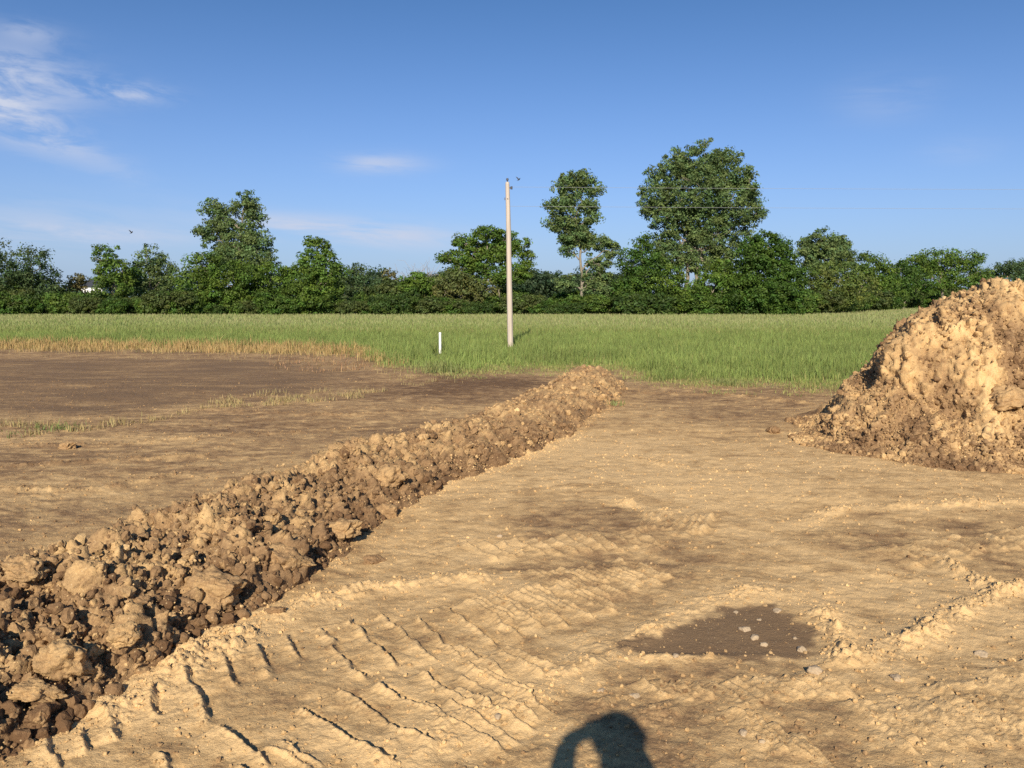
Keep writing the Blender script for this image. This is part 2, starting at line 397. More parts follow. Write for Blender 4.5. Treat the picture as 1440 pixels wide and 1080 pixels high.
# ------------------------------------------------------------------ materials
def newmat(name):
    m = bpy.data.materials.new(name); m.use_nodes = True; n = m.node_tree; n.nodes.clear()
    out = nn(n, 'ShaderNodeOutputMaterial'); p = nn(n, 'ShaderNodeBsdfPrincipled'); n.links.new(p.outputs[0], out.inputs[0])
    return m, n, p, out
def soil_material(name, fixed=None, bump=0.9):
    m, n, p, out = newmat(name)
    tcn = nn(n, 'ShaderNodeTexCoord'); gn = nn(n, 'ShaderNodeNewGeometry'); P = gn.outputs['Position']
    at_ = nn(n, 'ShaderNodeAttribute', attribute_name='tone'); s = nn(n, 'ShaderNodeSeparateColor', {0: at_.outputs['Color']})
    tone, grey, green = s.outputs[0], s.outputs[1], s.outputs[2]
    if fixed is not None:
        oi = nn(n, 'ShaderNodeObjectInfo'); tone = mth(n, 'MULTIPLY_ADD', oi.outputs['Random'], fixed[1], fixed[0]); grey = 0.0; green = 0.0
    n1 = nn(n, 'ShaderNodeTexNoise', {'Vector': P, 'Scale': 9.0, 'Detail': 6.0, 'Roughness': .65}).outputs[0]
    n2 = nn(n, 'ShaderNodeTexNoise', {'Vector': P, 'Scale': 75.0, 'Detail': 4.0, 'Roughness': .7}).outputs[0]
    tt = mth(n, 'ADD', tone, mth(n, 'MULTIPLY_ADD', n1, .85, -.425)); tt = mth(n, 'ADD', tt, mth(n, 'MULTIPLY_ADD', n2, .8, -.40), clamp=True)
    cr = nn(n, 'ShaderNodeValToRGB', {0: tt}); e = cr.color_ramp; e.elements[0].position = 0; e.elements[0].color = (.68, .462, .225, 1)
    e.elements[1].position = 1; e.elements[1].color = (.150, .086, .044, 1)
    for q, c in ((.3, (.52, .342, .160, 1)), (.62, (.30, .187, .094, 1))):
        x = e.elements.new(q); x.color = c
    c = mixc(n, grey, cr.outputs[0], mixc(n, n2, (.245, .155, .086, 1), (.150, .096, .054, 1)))
    c = mixc(n, green, c, mixc(n, n1, (.07, .11, .03, 1), (.12, .15, .05, 1)))
    # pale grit
    v = nn(n, 'ShaderNodeTexVoronoi', {'Vector': P, 'Scale': 60.0}); g = mth(n, 'LESS_THAN', v.outputs['Distance'], .22)
    sel = mth(n, 'GREATER_THAN', nn(n, 'ShaderNodeSeparateColor', {0: v.outputs['Color']}).outputs[0], .86)
    c = mixc(n, mth(n, 'MULTIPLY', mth(n, 'MULTIPLY', g, sel), .55), c, (.60, .45, .26, 1))
    n.links.new(c, p.inputs['Base Color']); p.inputs['Roughness'].default_value = .95; p.inputs['Specular IOR Level'].default_value = .15
    hgt = mth(n, 'ADD', mth(n, 'MULTIPLY', n2, .006), mth(n, 'MULTIPLY', nn(n, 'ShaderNodeTexNoise', {'Vector': P, 'Scale': 190.0, 'Detail': 4.0, 'Roughness': .7}).outputs[0], .0045))
    hgt = mth(n, 'ADD', hgt, mth(n, 'MULTIPLY', n1, .012))
    b = nn(n, 'ShaderNodeBump', {'Height': hgt, 'Strength': bump, 'Distance': 1.0}); n.links.new(b.outputs[0], p.inputs['Normal'])
    return m
M_soil = soil_material('dry_clay_soil')
M_clod = soil_material('clod_soil', fixed=(.34, .5))
M_clod_tan = soil_material('tan_clod_soil', fixed=(.46, .12))
def plain(name, c, rough=.8, var=.25, scale=20, bump=.0, metal=0):
    m, n, p, out = newmat(name); tcn = nn(n, 'ShaderNodeTexCoord')
    nz = nn(n, 'ShaderNodeTexNoise', {'Vector': tcn.outputs['Object'], 'Scale': scale, 'Detail': 5.0}).outputs[0]
    a = tuple(x * (1 - var) for x in c) + (1,); b = tuple(min(1, x * (1 + var)) for x in c) + (1,)
    n.links.new(mixc(n, nz, a, b), p.inputs['Base Color']); p.inputs['Roughness'].default_value = rough; p.inputs['Metallic'].default_value = metal
    if bump: n.links.new(nn(n, 'ShaderNodeBump', {'Height': nz, 'Strength': bump, 'Distance': .02}).outputs[0], p.inputs['Normal'])
    return m
def attr_leaf(name, transl=.3, rough=.6, spec=.3):
    m, n, p, out = newmat(name); a = nn(n, 'ShaderNodeAttribute', attribute_name='tone').outputs['Color']
    n.links.new(a, p.inputs['Base Color']); p.inputs['Roughness'].default_value = rough; p.inputs['Specular IOR Level'].default_value = spec
    t = nn(n, 'ShaderNodeBsdfTranslucent', {0: mixc(n, 1.0, a, (1.3, 1.4, .7, 1), 'MULTIPLY')})
    mx = nn(n, 'ShaderNodeMixShader', {0: transl, 1: p.outputs[0], 2: t.outputs[0]}); n.links.new(mx.outputs[0], out.inputs[0])
    return m
M_leaf = attr_leaf('tree_leaves', .25); M_grass = attr_leaf('grass_blades', .3, .7, .2)
M_bark = plain('pale_bark', (.22, .19, .14), .9, .3, 3, .4); M_bark_dark = plain('brown_bark', (.13, .10, .075), .9, .3, 3, .4)
M_pole = plain('new_pole_wood', (.46, .39, .32), .75, .45, 6, .2); M_white = plain('white_plastic', (.72, .72, .70), .5, .06)
M_dark = plain('dark_metal', (.05, .05, .055), .5, .2); M_wire = plain('grey_cable', (.30, .31, .32), .6, .1)
M_stone = plain('pale_limestone', (.40, .30, .19), .9, .35, 3, .3)
M_wall = plain('white_siding', (.78, .78, .76), .6, .05); M_roof = plain('dark_shingles', (.045, .05, .06), .8, .3)
M_glass = plain('window_glass', (.03, .04, .05), .1, .1)

# ------------------------------------------------------------------ ground sheet
def geo_rows(segs):
    ys = [segs[0][0]]
    for end, f in segs[1:]:
        while ys[-1] < end: ys.append(ys[-1] + f(ys[-1]))
    return np.array(ys)
ys = geo_rows([(-60,), (-2, lambda y: max(.3, -y * .2)), (1.9, lambda y: max(.012, .12 * abs(2.3 - y))), (26, lambda y: .0062 * (max(y, 2.2) / 3) ** 1.55),
               (110, lambda y: .06 * y), (1800, lambda y: .12 * y)])
NU = 1150; uc = np.linspace(-.70, .70, NU); tail = .70 * 1.28 ** np.arange(1, 18)
us = np.r_[-tail[::-1], uc, tail]
wy = np.maximum(ys, 0) + np.where(ys < 1.5, .9 + .0 * ys, .9)
X = us[None, :] * wy[:, None]; Y = np.repeat(ys[:, None], len(us), 1)
Hh = ground_height(X, Y); T, Gr = soil_tone(X.ravel(), Y.ravel()); T = np.clip(T - 11 * ground_height.lug.ravel(), 0, 1)  # cleat crests painted lighter, grooves darker: drier loose soil plus painted light and shade
def grass_edge(x, y):
    """>0 inside the green field, metres beyond its ragged near edge"""
    pxs = 720 + F * x / np.maximum(y, 1)
    e = np.interp(pxs, [-300, 0, 300, 430, 500, 545, 640, 740, 870, 930, 1200, 1500], [28.5, 28.5, 27, 26, 25, 20.2, 18.2, 19.6, 19.0, 16.0, 15.4, 15.2])
    return y - e + .9 * fbm(x * .6, y * .6, 80, 4, .6)
gedge = grass_edge(X, Y).ravel()
green = sstep(0, 4, gedge) * .92 + .30 * sstep(-1.5, 1, gedge) * (1 - sstep(0, 4, gedge))
green = green * (Y.ravel() > 10)
nr, nc = X.shape; idx = np.arange(nr * nc).reshape(nr, nc)
Fq = np.stack([idx[:-1, :-1], idx[:-1, 1:], idx[1:, 1:], idx[1:, :-1]], -1).reshape(-1, 4)
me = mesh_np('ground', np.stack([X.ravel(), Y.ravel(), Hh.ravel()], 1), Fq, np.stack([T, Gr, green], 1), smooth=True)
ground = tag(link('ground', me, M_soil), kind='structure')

def field_mesh(name, xs2, ys2, hf, tonef, disp):
    g = ground_height(xs2, ys2, False); h = hf(xs2, ys2, False)
    Z = np.maximum(h, -.4) + g; W = np.stack([xs2, ys2, Z], -1); N = np.cross(np.gradient(W, axis=1), np.gradient(W, axis=0)); N /= np.linalg.norm(N, axis=-1)[..., None] + 1e-12
    W = W.reshape(-1, 3); act = h.ravel() > -.05; dd = np.zeros(len(W)); dd[act] = disp(W[act], h.ravel()[act]); W = W + N.reshape(-1, 3) * dd[:, None]; field_mesh.last = (W[act & (h.ravel() > .0)], dd[act & (h.ravel() > .0)])
    nr, nc = xs2.shape; idx = np.arange(nr * nc).reshape(nr, nc)
    Q = np.stack([idx[:-1, :-1], idx[:-1, 1:], idx[1:, 1:], idx[1:, :-1]], -1).reshape(-1, 4)
    keep = h.ravel()[Q].max(1) > -.08; Q = Q[keep]
    used = np.unique(Q); remap = np.full(nr * nc, -1); remap[used] = np.arange(len(used))
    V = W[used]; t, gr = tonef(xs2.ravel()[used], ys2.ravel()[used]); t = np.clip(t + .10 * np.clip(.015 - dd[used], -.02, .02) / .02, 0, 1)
    return mesh_np(name, V, remap[Q], np.stack([t, gr, t * 0], 1), smooth=True)
def berm_tone(x, y):
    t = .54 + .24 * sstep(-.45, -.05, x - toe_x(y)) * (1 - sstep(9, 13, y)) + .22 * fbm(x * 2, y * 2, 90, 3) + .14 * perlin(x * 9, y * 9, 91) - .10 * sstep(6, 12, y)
    return np.clip(t, 0, 1), np.clip(.25 * fbm(x * 1.2, y * 1.2, 92, 2), 0, .35)
yb = geo_rows([(.6,), (16.5, lambda y: .0075 * (max(y, 2) / 3) ** 1.35)])
tb = np.r_[np.linspace(-2.6, -1.9, 30)[:-1], np.linspace(-1.9, .25, 300)]
YB = np.repeat(yb[:, None], len(tb), 1); XB = toe_x(YB) + tb[None, :]
def berm_disp(P, h):
    env = np.clip(h / .10, 0, 1); near = 1 - .5 * sstep(6.5, 11, P[:, 1]); soft = sstep(-.1, .5, perlin3(P, .9, 5) + .35 * sstep(6, 10, P[:, 1]))
    big_ = clods3(P, .20, 1, .30) * .075 * (1 - .8 * soft); mid_ = clods3(P, .105, 2, .6) * .085 * (1 - .5 * soft); sm_ = clods3(P, .066, 3, .75) * .075; ti_ = clods3(P, .034, 4, .8) * .040 + clods3(P, .018, 8, .9) * .018
    return env * near * (big_ + mid_ + sm_ + ti_ - .035 + .055 * fbm3(P, 2.6, 6, 5, .6) + .010 * fbm3(P, 28, 7, 3))
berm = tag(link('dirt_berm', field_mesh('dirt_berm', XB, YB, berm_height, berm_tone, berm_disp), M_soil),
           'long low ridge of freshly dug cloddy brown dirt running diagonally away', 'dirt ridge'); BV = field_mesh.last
def mound_tone(x, y):
    blk = sstep(.0, .5, fbm(x * 1.3, y * 1.0, 73, 3)); z = mound_height(x, y, False)
    t = .42 + .22 * blk + .26 * fbm(x * 2.5, y * 2, 93, 3) + .10 * perlin(x * 9, y * 9, 94) + .25 * sstep(.35, .0, z) * perlin(x * 2, y * 2, 95)
    return np.clip(t, 0, 1), np.clip(.3 * fbm(x, y, 96, 2) - .05, 0, .3)
def mound_disp(P, h):
    env = np.clip(h / .18, 0.0, 1); blk = sstep(-.15, .35, fbm3(P, 1.1, 11, 3)); hol = np.maximum(0, fbm3(P, 1.7, 15, 3) - .30)
    return env * (.10 * fbm3(P * np.array([1.3, .8, .8]), 1.6, 12, 6, .62) + (.0 + .05 * blk) * clods3(P, .22, 13, .3) * .5 + (.006 + .045 * blk) * clods3(P, .10, 14, .5) * .8 + clods3(P, .055, 16, .75) * (.03 + .045 * blk) + .014 * (1 - 2.2 * np.abs(perlin3(P, 5.5, 21))) + .014 * (1 - 2 * np.abs(perlin3(P, 14, 22))) + clods3(P, .028, 17, .85) * .030
                  + .028 * fbm3(P, 11, 18, 5, .6) - .28 * hol - .02)
XM, YM = np.meshgrid(np.r_[np.arange(2.4, 8.0, .0145), np.arange(8.0, 14.2, .04)], np.r_[np.arange(6.6, 11.2, .0145), np.arange(11.2, 14.4, .03)])
mound = tag(link('dirt_mound', field_mesh('dirt_mound', XM, YM, mound_height, mound_tone, mound_disp), M_soil),
            'tall heap of light tan excavated dirt beside the scraped ground', 'dirt pile'); MV = field_mesh.last

def surf(x, y):
    x = np.atleast_1d(np.asarray(x, float)); y = np.atleast_1d(np.asarray(y, float))
    g0 = ground_height(x, y, False)
    return np.maximum(ground_height(x, y), g0 + np.maximum(berm_height(x, y), mound_height(x, y)))
def surf_px(px, py):
    """the point of the land that lies along a line of sight"""
    d = ray(px, py); t = np.linspace(2, 20, 3600); x = d.x * t; y = d.y * t; z = CAMZ + d.z * t
    s = surf(x, y); k = int(np.argmax(z <= s)); return float(x[k]), float(y[k]), float(s[k])

# ------------------------------------------------------------------ clods and stones
import bmesh
def rock_arrays(sub, seed, blocky=.0, rough=.32):
    bm = bmesh.new(); bmesh.ops.create_icosphere(bm, subdivisions=sub, radius=1)
    off = Vector((seed * 7.31, seed * 3.17, -seed * 5.3)); planes = []
    r_ = random.Random(seed)
    for i in range(7):
        n_ = Vector((r_.gauss(0, 1), r_.gauss(0, 1), r_.gauss(0, 1))).normalized(); planes.append((n_, r_.uniform(.52, .86)))
    for v in bm.verts:
        p = v.co.copy(); 
        for n_, d in planes:
            q = p.dot(n_)
            if q > d: p -= n_ * (q - d) * .95
        k = 1 + rough * mnoise.noise(v.co * 1.6 + off) + rough * .55 * mnoise.noise(v.co * 4 + off) + rough * .28 * mnoise.noise(v.co * 9 + off)
        k += .05 * mnoise.noise(v.co * 22 + off) + .09 * max(0, mnoise.noise(v.co * 13 - off)); v.co = p * k
    V = np.array([v.co[:] for v in bm.verts]); Fc = np.array([[v.index for v in f.verts] for f in bm.faces]); bm.free()
    return V, Fc
R1 = [rock_arrays(1, s) for s in range(6)]; R2 = [rock_arrays(2, 20 + s) for s in range(8)]; R4 = [rock_arrays(4, 40 + s, rough=.46) for s in range(10)]; R5 = [rock_arrays(5, 140 + s, rough=.34) for s in range(6)]
def quatmat(n, r_):
    q = r_.normal(size=(n, 4)); q /= np.linalg.norm(q, axis=1)[:, None]; w_, x, y, z = q.T
    return np.stack([1-2*(y*y+z*z), 2*(x*y-z*w_), 2*(x*z+y*w_), 2*(x*y+z*w_), 1-2*(x*x+z*z), 2*(y*z-x*w_), 2*(x*z-y*w_), 2*(y*z+x*w_), 1-2*(x*x+y*y)], 1).reshape(n, 3, 3)
def rock_cloud(name, P, r, bases, tone, smooth=False):
    """one mesh of many small rocks"""
    Vs, Fs, Cs, off = [], [], [], 0; which = rng.integers(0, len(bases), len(P)); M = quatmat(len(P), rng)
    S = rng.uniform(.7, 1.15, (len(P), 3)) * r[:, None]
    for b, (V, Fc) in enumerate(bases):
        m = which == b; k = int(m.sum())
        if not k: continue
        v = V[None] * S[m][:, None, :]; v = np.einsum('nij,nvj->nvi', M[m], v) + P[m][:, None, :]
        f = Fc[None] + (np.arange(k) * len(V))[:, None, None] + off; off += k * len(V)
        Vs.append(v.reshape(-1, 3)); Fs.append(f.reshape(-1, 3)); Cs.append(np.repeat(tone[m], len(V), 0))
    return mesh_np(name, np.concatenate(Vs), np.concatenate(Fs), np.concatenate(Cs), smooth)

def pick(VV, n, wfun):
    V_, d_ = VV; w_ = wfun(V_, d_); w_ = w_ / w_.sum(); return V_[rng.choice(len(V_), n, p=w_)]
# scatter on the berm
def berm_points(n, y0, y1, power=1.0, spread=1.0):
    y = y0 + (y1 - y0) * rng.random(n) ** power
    u = rng.beta(1.35, 1.25, n) * 1.16 - .03
    slope = (toe_x(y + .3) - toe_x(y - .3)) / .6; c = 1 / np.sqrt(1 + slope ** 2)
    wid = np.interp(y, [1, 4, 7, 10, 13, 15.5], [1.75, 1.5, 1.32, 1.3, 1.25, 1.15])
    return toe_x(y) - u * wid / c, y
big = [  # px, py, radius in photo pixels, squash, label
 (122,824,31,(1.0,.75,1.0),'large tan angular clod, the broadest pale block on the near dirt ridge', True),
 (292,836,38,(1.35,.9,.8),'broad smooth brown clod at the ridge toe beside a black hollow', False),
 (76,934,34,(1.2,1,.85),'rounded dark brown clod low on the near ridge, left of the small gravel', False),
 (48,978,22,(1.5,1,.6),'flat pale orange clod near the bottom of the ridge', True),
 (30,802,22,(1.2,1,.8),'dark clod at the left end of the ridge top', False),
 (402,790,30,(1.3,1,.8),'rounded brown clod on the ridge edge where the dirt is scraped', False),
 (545,722,17,(1.2,1,.85),'dark rounded clod standing clear of the ridge toe', False),
 (478,748,26,(1.4,1,.7),'long brown clod pressed into the ridge toe, beyond the black hollow', False),
 (545,672,24,(1.2,1,.9),'square brown clod on the ridge with a deep shadow beside it', False),
 (492,632,16,(1.1,1,.9),'small dark clod on the crest of the dirt ridge, halfway along', False),
 (170,895,20,(1.1,1,.8),'brown lump between the tan block and the gravel on the near ridge', False),
 (525,788,12,(1.6,1,.6),'small flat clod lying alone on the scraped dirt off the ridge', False),
 (388,858,10,(1.8,1,.5),'thin dark clod lying alone near the cleat marks', False),
 (92,628,10,(1.5,1,.7),'small dark clod alone on the left dirt beside a green weed', False),
 (1088,606,9,(1.2,1,.9),'small dark clod on the ground left of the tall heap', False),
 (1425,560,22,(1.4,1,.8),'large tan slab of dirt sticking out of the tall heap, over a black gap', True),
]
for k, (px, py, rp, sq, lab, tan) in enumerate(big):
    x, y, z = surf_px(px, py + rp * .35); r = rp / F * math.hypot(y, x, z - CAMZ)
    V, Fc = R5[k % len(R5)]; V = V * .88
    me = mesh_np('clod', V, Fc, smooth=True); o = link('dirt_clod', me, M_clod_tan if tan else M_clod)
    o.scale = [r * s for s in sq]; o.location = (x, y + r * .35, z + r * sq[2] * .28); o.rotation_euler = (random.uniform(-.3, .3), random.uniform(-.3, .3), random.uniform(0, 6.28) if sq[0] < 1.2 else random.uniform(-.3, .3))
    tag(o, lab, 'clod')
cm = [mesh_np('clod', V, Fc, smooth=True) for V, Fc in R4]
for m_ in cm: m_.materials.append(M_clod)
n = 284
q_ = pick(BV, n, lambda V, d: V[:, 1] ** -.6 * (V[:, 1] > 2.2) * (d < .05)); bx, by = q_[:, 0], q_[:, 1]; br = .019 * (1 - rng.random(n)) ** (-.40); br = np.clip(br, .019, .058) * (1 + .01 * by)
bz = q_[:, 2]
for i in range(n):
    o = bpy.data.objects.new('dirt_clod', cm[i % len(cm)]); col.objects.link(o)
    s = rng.uniform(.75, 1.15, 3) * br[i]; o.scale = s; o.location = (bx[i], by[i], bz[i] + .22 * br[i]); o.rotation_euler = rng.uniform(0, 6.28, 3)
    tt_ = (toe_x(by[i]) - bx[i]); zy = 'near end' if by[i] < 4.6 else ('middle' if by[i] < 8 else 'far end'); zx = 'at the foot' if tt_ < .35 else ('along the crest' if tt_ < .95 else 'on the back slope')
    sz = 'fist sized' if br[i] > .036 else 'small'
    tag(o, f'{sz} brown clod {zx} of the dirt ridge, {zy}', 'clod', 'clods scattered over the dirt ridge')
# the small stuff
def local_tones(x, y, kind, dv=.16):
    t, g_ = {'b': berm_tone, 'm': mound_tone, 'g': soil_tone}[kind](np.asarray(x), np.asarray(y)); t = t + .10 + rng.normal(0, dv, len(x)); return np.stack([t, g_ * .5, t * 0], 1)
def tones(n, a, b): 
    t = rng.uniform(a, b, n); return np.stack([t, np.zeros(n), np.zeros(n)], 1)
n = 26000
q_ = pick(BV, n, lambda V, d: V[:, 1] ** -.4 * (1.2 - np.clip(d, 0, .06) / .06)); x, y = q_[:, 0], q_[:, 1]; r = np.clip(.0085 * (1 - rng.random(n)) ** (-.5), .0085, .036) * (1 + .02 * y)
P = np.stack([x, y, q_[:, 2] + .25 * r], 1)
tag(link('rubble', rock_cloud('rubble', P, r, R2, local_tones(x, y, 'b', .13)), M_soil), 'crumbled soil and small lumps covering the dirt ridge', 'rubble', kind='stuff')
# heap crumbs
n = 30000
q_ = pick(MV, n, lambda V, d: (.3 + 1.4 * (V[:, 2] < .3) + 1.2 * (d < 0)) * (V[:, 0] < 8.5) * (V[:, 1] < 11.2)); x, y = q_[:, 0], q_[:, 1]
r = np.clip(.008 * (1 - rng.random(n)) ** (-.45), .008, .042)
P = np.stack([x, y, q_[:, 2] + .2 * r], 1)
tag(link('heap_rubble', rock_cloud('heap_rubble', P, r, R2, local_tones(x, y, 'm')), M_soil), 'small lumps of soil lying on the face of the tall dirt heap', 'rubble', kind='stuff')
# gravel on the scraped ground, thickest along the windrows
pts = []
for P_, wd, ht in rows:
    Pn = np.array(P_); L = np.r_[0, np.cumsum(np.hypot(*(Pn[1:] - Pn[:-1]).T))]; k = int(170 * L[-1] * ht / .03)
    s = rng.random(k) * L[-1]; pts.append(np.stack([np.interp(s, L, Pn[:, 0]) + rng.normal(0, wd * .8, k), np.interp(s, L, Pn[:, 1]) + rng.normal(0, wd * .8, k)], 1))
k = 30000; yy = 2.3 + 15 * rng.random(k) ** 1.5; pts.append(np.stack([rng.uniform(-.75, .75, k) * (yy + .8), yy], 1))
gw = GP([(640, 1000), (900, 1080), (1180, 1080), (1180, 960), (1000, 960), (860, 930)])
k = 900; q = np.stack([rng.uniform(-.4, 1.5, k), rng.uniform(2.6, 4.2, k)], 1); pts.append(q[inpoly(q[:, 0], q[:, 1], gw)])
ty = rng.uniform(2.2, 13.5, 2600); tx = toe_x(ty) + np.abs(rng.normal(0, .12, 2600)) - .04; pts.append(np.stack([tx, ty], 1))
spill = np.array(GP([(300, 880), (380, 880), (420, 830), (300, 900)])); k = 260
pts.append(spill[rng.integers(0, 4, k)] + rng.normal(0, .10, (k, 2)))
pts = np.concatenate(pts); n = len(pts)
inw = signed(pts[:, 0], pts[:, 1], wedge) > 0; pts = pts[~(inw & (rng.random(n) > .5))]; n = len(pts)
r = np.clip(.0022 * (1 - rng.random(n)) ** (-.5), .0022, .011) * (1 + .02 * pts[:, 1])
P = np.stack([pts[:, 0], pts[:, 1], surf(pts[:, 0], pts[:, 1]) + .2 * r], 1)
tag(link('gravel', rock_cloud('gravel', P, r, R2, local_tones(pts[:, 0], pts[:, 1], 'g', .11)), M_soil), 'loose crumbs and grit scattered over the scraped dirt', 'gravel', kind='stuff')
stones = [
 (1048,886,9,'pale rounded stone on the dark damp patch, the upper of two touching'),
 (1061,898,8,'pale rounded stone on the dark damp patch, just below its larger twin'),
 (1147,946,11,'round tan stone with a dark shadow at the lower right of the damp patch'),
 (1128,915,9,'flat tan stone on the right edge of the dark damp patch'),
 (1093,860,7,'small flat pale stone at the top edge of the damp patch'),
 (893,979,8,'pale rounded stone on the crumbly dirt above the photographer shadow'),
 (950,924,6,'pale pebble on the lower left edge of the damp patch'),
 (1075,908,6,'grey white pebble on the damp patch beside the two touching stones'),
 (1118,898,4,'tiny white pebble near the right end of the damp patch'),
 (1035,862,4,'tiny white pebble near the top left of the damp patch'),
 (1068,872,4,'tiny pale pebble above the pair of stones on the damp patch'),
 (1045,1032,8,'flat tan stone in the churned dirt right of the shadow'),
 (1072,1044,5,'small pale pebble far right of the photographer shadow'),
 (1262,955,10,'long pale stone half buried in the dirt lower right'),
 (1380,922,9,'tan stone lying in the tracks at the right'),
 (846,972,7,'pale pebble on the crumbly dirt, left of the rounded one'),
 (700,1010,7,'cream pebble on the light dirt left of the shadow'),
 (703,755,5,'small white pebble on the scraped dirt past the ridge'),
]
sm = [rock_arrays(3, 80 + s, rough=.30) for s in range(5)]
for k, (px, py, rp, lab) in enumerate(stones):
    x, y, z = surf_px(px, py); r = .78 * rp / F * math.hypot(y, x, CAMZ); V, Fc = sm[k % 5]
    o = link('stone', mesh_np('stone', V, Fc, smooth=True), M_stone); o.scale = (r * 1.15, r, r * .75); o.location = (x, y, z + r * .08); o.rotation_euler = (0, 0, k * 1.3)
    tag(o, lab, 'stone')

# ------------------------------------------------------------------ grass
def blades(name, x, y, h, wd, c0, lean=.35, seg2=True, z0=None):
    n = len(x); th = rng.uniform(0, np.pi, n); la = rng.uniform(0, 2 * np.pi, n); lm = np.abs(rng.normal(0, lean, n)) * h
    z = ground_height(x, y, False) - .01 if z0 is None else z0
    dx, dy = np.cos(th) * wd / 2, np.sin(th) * wd / 2; lx, ly = np.cos(la) * lm, np.sin(la) * lm
    a = np.stack([x - dx, y - dy, z], 1); b = np.stack([x + dx, y + dy, z], 1)
    c = np.stack([x + dx * .8 + lx * .35, y + dy * .8 + ly * .35, z + h * .58], 1); d = np.stack([x - dx * .8 + lx * .35, y - dy * .8 + ly * .35, z + h * .58], 1)
    e = np.stack([x + lx, y + ly, z + h * (1 - .15 * lm / h)], 1)
    V = np.stack([a, b, c, d, e], 1).reshape(-1, 3); i = np.arange(n)[:, None] * 5
    Fa = np.concatenate([np.hstack([i, i + 1, i + 2]), np.hstack([i, i + 2, i + 3]), np.hstack([i + 3, i + 2, i + 4])])
    return mesh_np(name, V, Fa, np.repeat(c0, 5, 0))
def gcol(n, c, v=.25):
    return np.clip(np.array(c)[None] * rng.uniform(1 - v, 1 + v, (n, 1)) * rng.uniform(.93, 1.07, (n, 3)), 0, 1)
# near verge
def area(n, y0, y1, half=.78, p=1.0):
    y = y0 + (y1 - y0) * rng.random(n) ** p; return rng.uniform(-half, half, n) * (y + 2), y
x, y = area(460000, 14, 46, p=1.1); e = grass_edge(x, y); clump = fbm(x * 1.3, y * 1.3, 81, 3)
DP = G(718, 488)[1]; keep = (e > -2) & (rng.random(len(x)) < sstep(-1.8, 2.0, e + 1.3 * clump)) & ~((abs(x) < .35) & (y > DP - 3) & (y < DP + .2)) & ~((abs(x + G(619,497)[0] * -1) < .22) & (y > 23) & (y < G(619,497)[1])) ; x, y, e, clump = x[keep], y[keep], e[keep], clump[keep]; n = len(x)
h = (.07 + .24 * sstep(0, 4.5, e)) * rng.uniform(.5, 1.3, n) * (1 + .4 * clump)
h = np.clip(h, .05, .6); wd = rng.uniform(.006, .016, n) * (1 + .03 * (y - 15))
px_ = 720 + F * x / y
straw = np.clip((1 - sstep(-.5, 2.2, e)) * .75 + .15 * perlin(x * .8, y * .8, 82) + .35 * sstep(34, 44, y), 0, 1)
leftdry = (1 - sstep(1.6, 4.4, e + 1.0 * clump)) * (1 - sstep(480, 600, px_ + 50 * clump)) * (rng.random(n) < .9); straw = np.maximum(straw, leftdry * 1.0); h = np.where(leftdry > .4, h + .15 * np.clip(.7 + 1.2 * clump, .0, 1.6), h)
isd = rng.random(n) < straw
grn = gcol(n, (.225, .28, .082), .3) * (1 + .25 * fbm(x * .35, y * .5, 83, 2))[:, None]; olive = gcol(n, (.33, .31, .12), .25); gold = gcol(n, (.44, .31, .14), .35)
dry = np.where((leftdry > .3)[:, None], gold, olive); cc = np.where(isd[:, None], dry, grn)
tag(link('meadow_grass', blades('meadow_grass', x, y, h, wd, cc), M_grass), 'tall green grass along the near edge of the field', 'grass', kind='stuff')
# the field beyond
n = 230000; y = 42 * (235 / 42) ** (rng.random(n) ** 1.25); x = rng.uniform(-.72, .72, n) * (y + 4)
treeY = lambda x, y: np.interp(720 + F * x / y, [1110, 1180, 1230, 1290, 1500], [97, 120, 165, 235, 260])
k = y < treeY(x, y); x, y = x[k], y[k]; n = len(x)
h = rng.uniform(.22, .42, n); wd = rng.uniform(.03, .06, n) * (y / 45) ** .6
f = sstep(.2, .8, rng.random(n) + .25 * fbm(x * .08, y * .1, 84, 3) + .35 * sstep(42, 75, y) - .15)
cc = gcol(n, (.235, .29, .09), .25) * (1 - f)[:, None] + gcol(n, (.34, .34, .155), .2) * f[:, None]
tag(link('field_grass', blades('field_grass', x, y, h, wd, cc, .25), M_grass), 'olive green seeding grass covering the flat field', 'grass', kind='stuff')
# dry stubble and weeds on the left dirt
def px_area(n, poly, z=0):
    P = np.array(poly, float); out = []
    while len(out) < n:
        a = rng.uniform(P[:, 0].min(), P[:, 0].max()); b = rng.uniform(P[:, 1].min(), P[:, 1].max())
        if inpoly(np.array([a]), np.array([b]), poly)[0]: out.append(G(a, b))
    return np.array(out)
S = np.concatenate([px_area(2600, [(280,575),(500,566),(560,545),(500,548),(300,556)]), px_area(2000, [(0,500),(0,488),(520,492),(560,520),(400,512)]),
                    px_area(1500, [(0,620),(0,590),(160,590),(300,572),(200,600)]), px_area(900, [(560,545),(660,540),(640,520),(520,520)])])
tz = fbm(S[:, 0] * 2, S[:, 1] * 2, 85, 2); S = S[tz > .12]; n = len(S)
tag(link('dry_stubble', blades('dry_stubble', S[:, 0], S[:, 1], rng.uniform(.03, .12, n), rng.uniform(.006, .013, n), gcol(n, (.40, .31, .15), .3)), M_grass), 'sparse straw coloured stubble on the left dirt', 'dry grass', kind='stuff')
S = px_area(800, [(370,518),(440,526),(530,522),(500,499),(400,500)]); S = S[fbm(S[:, 0] * 1.2, S[:, 1] * 1.2, 86, 2) > -.05]; n = len(S)
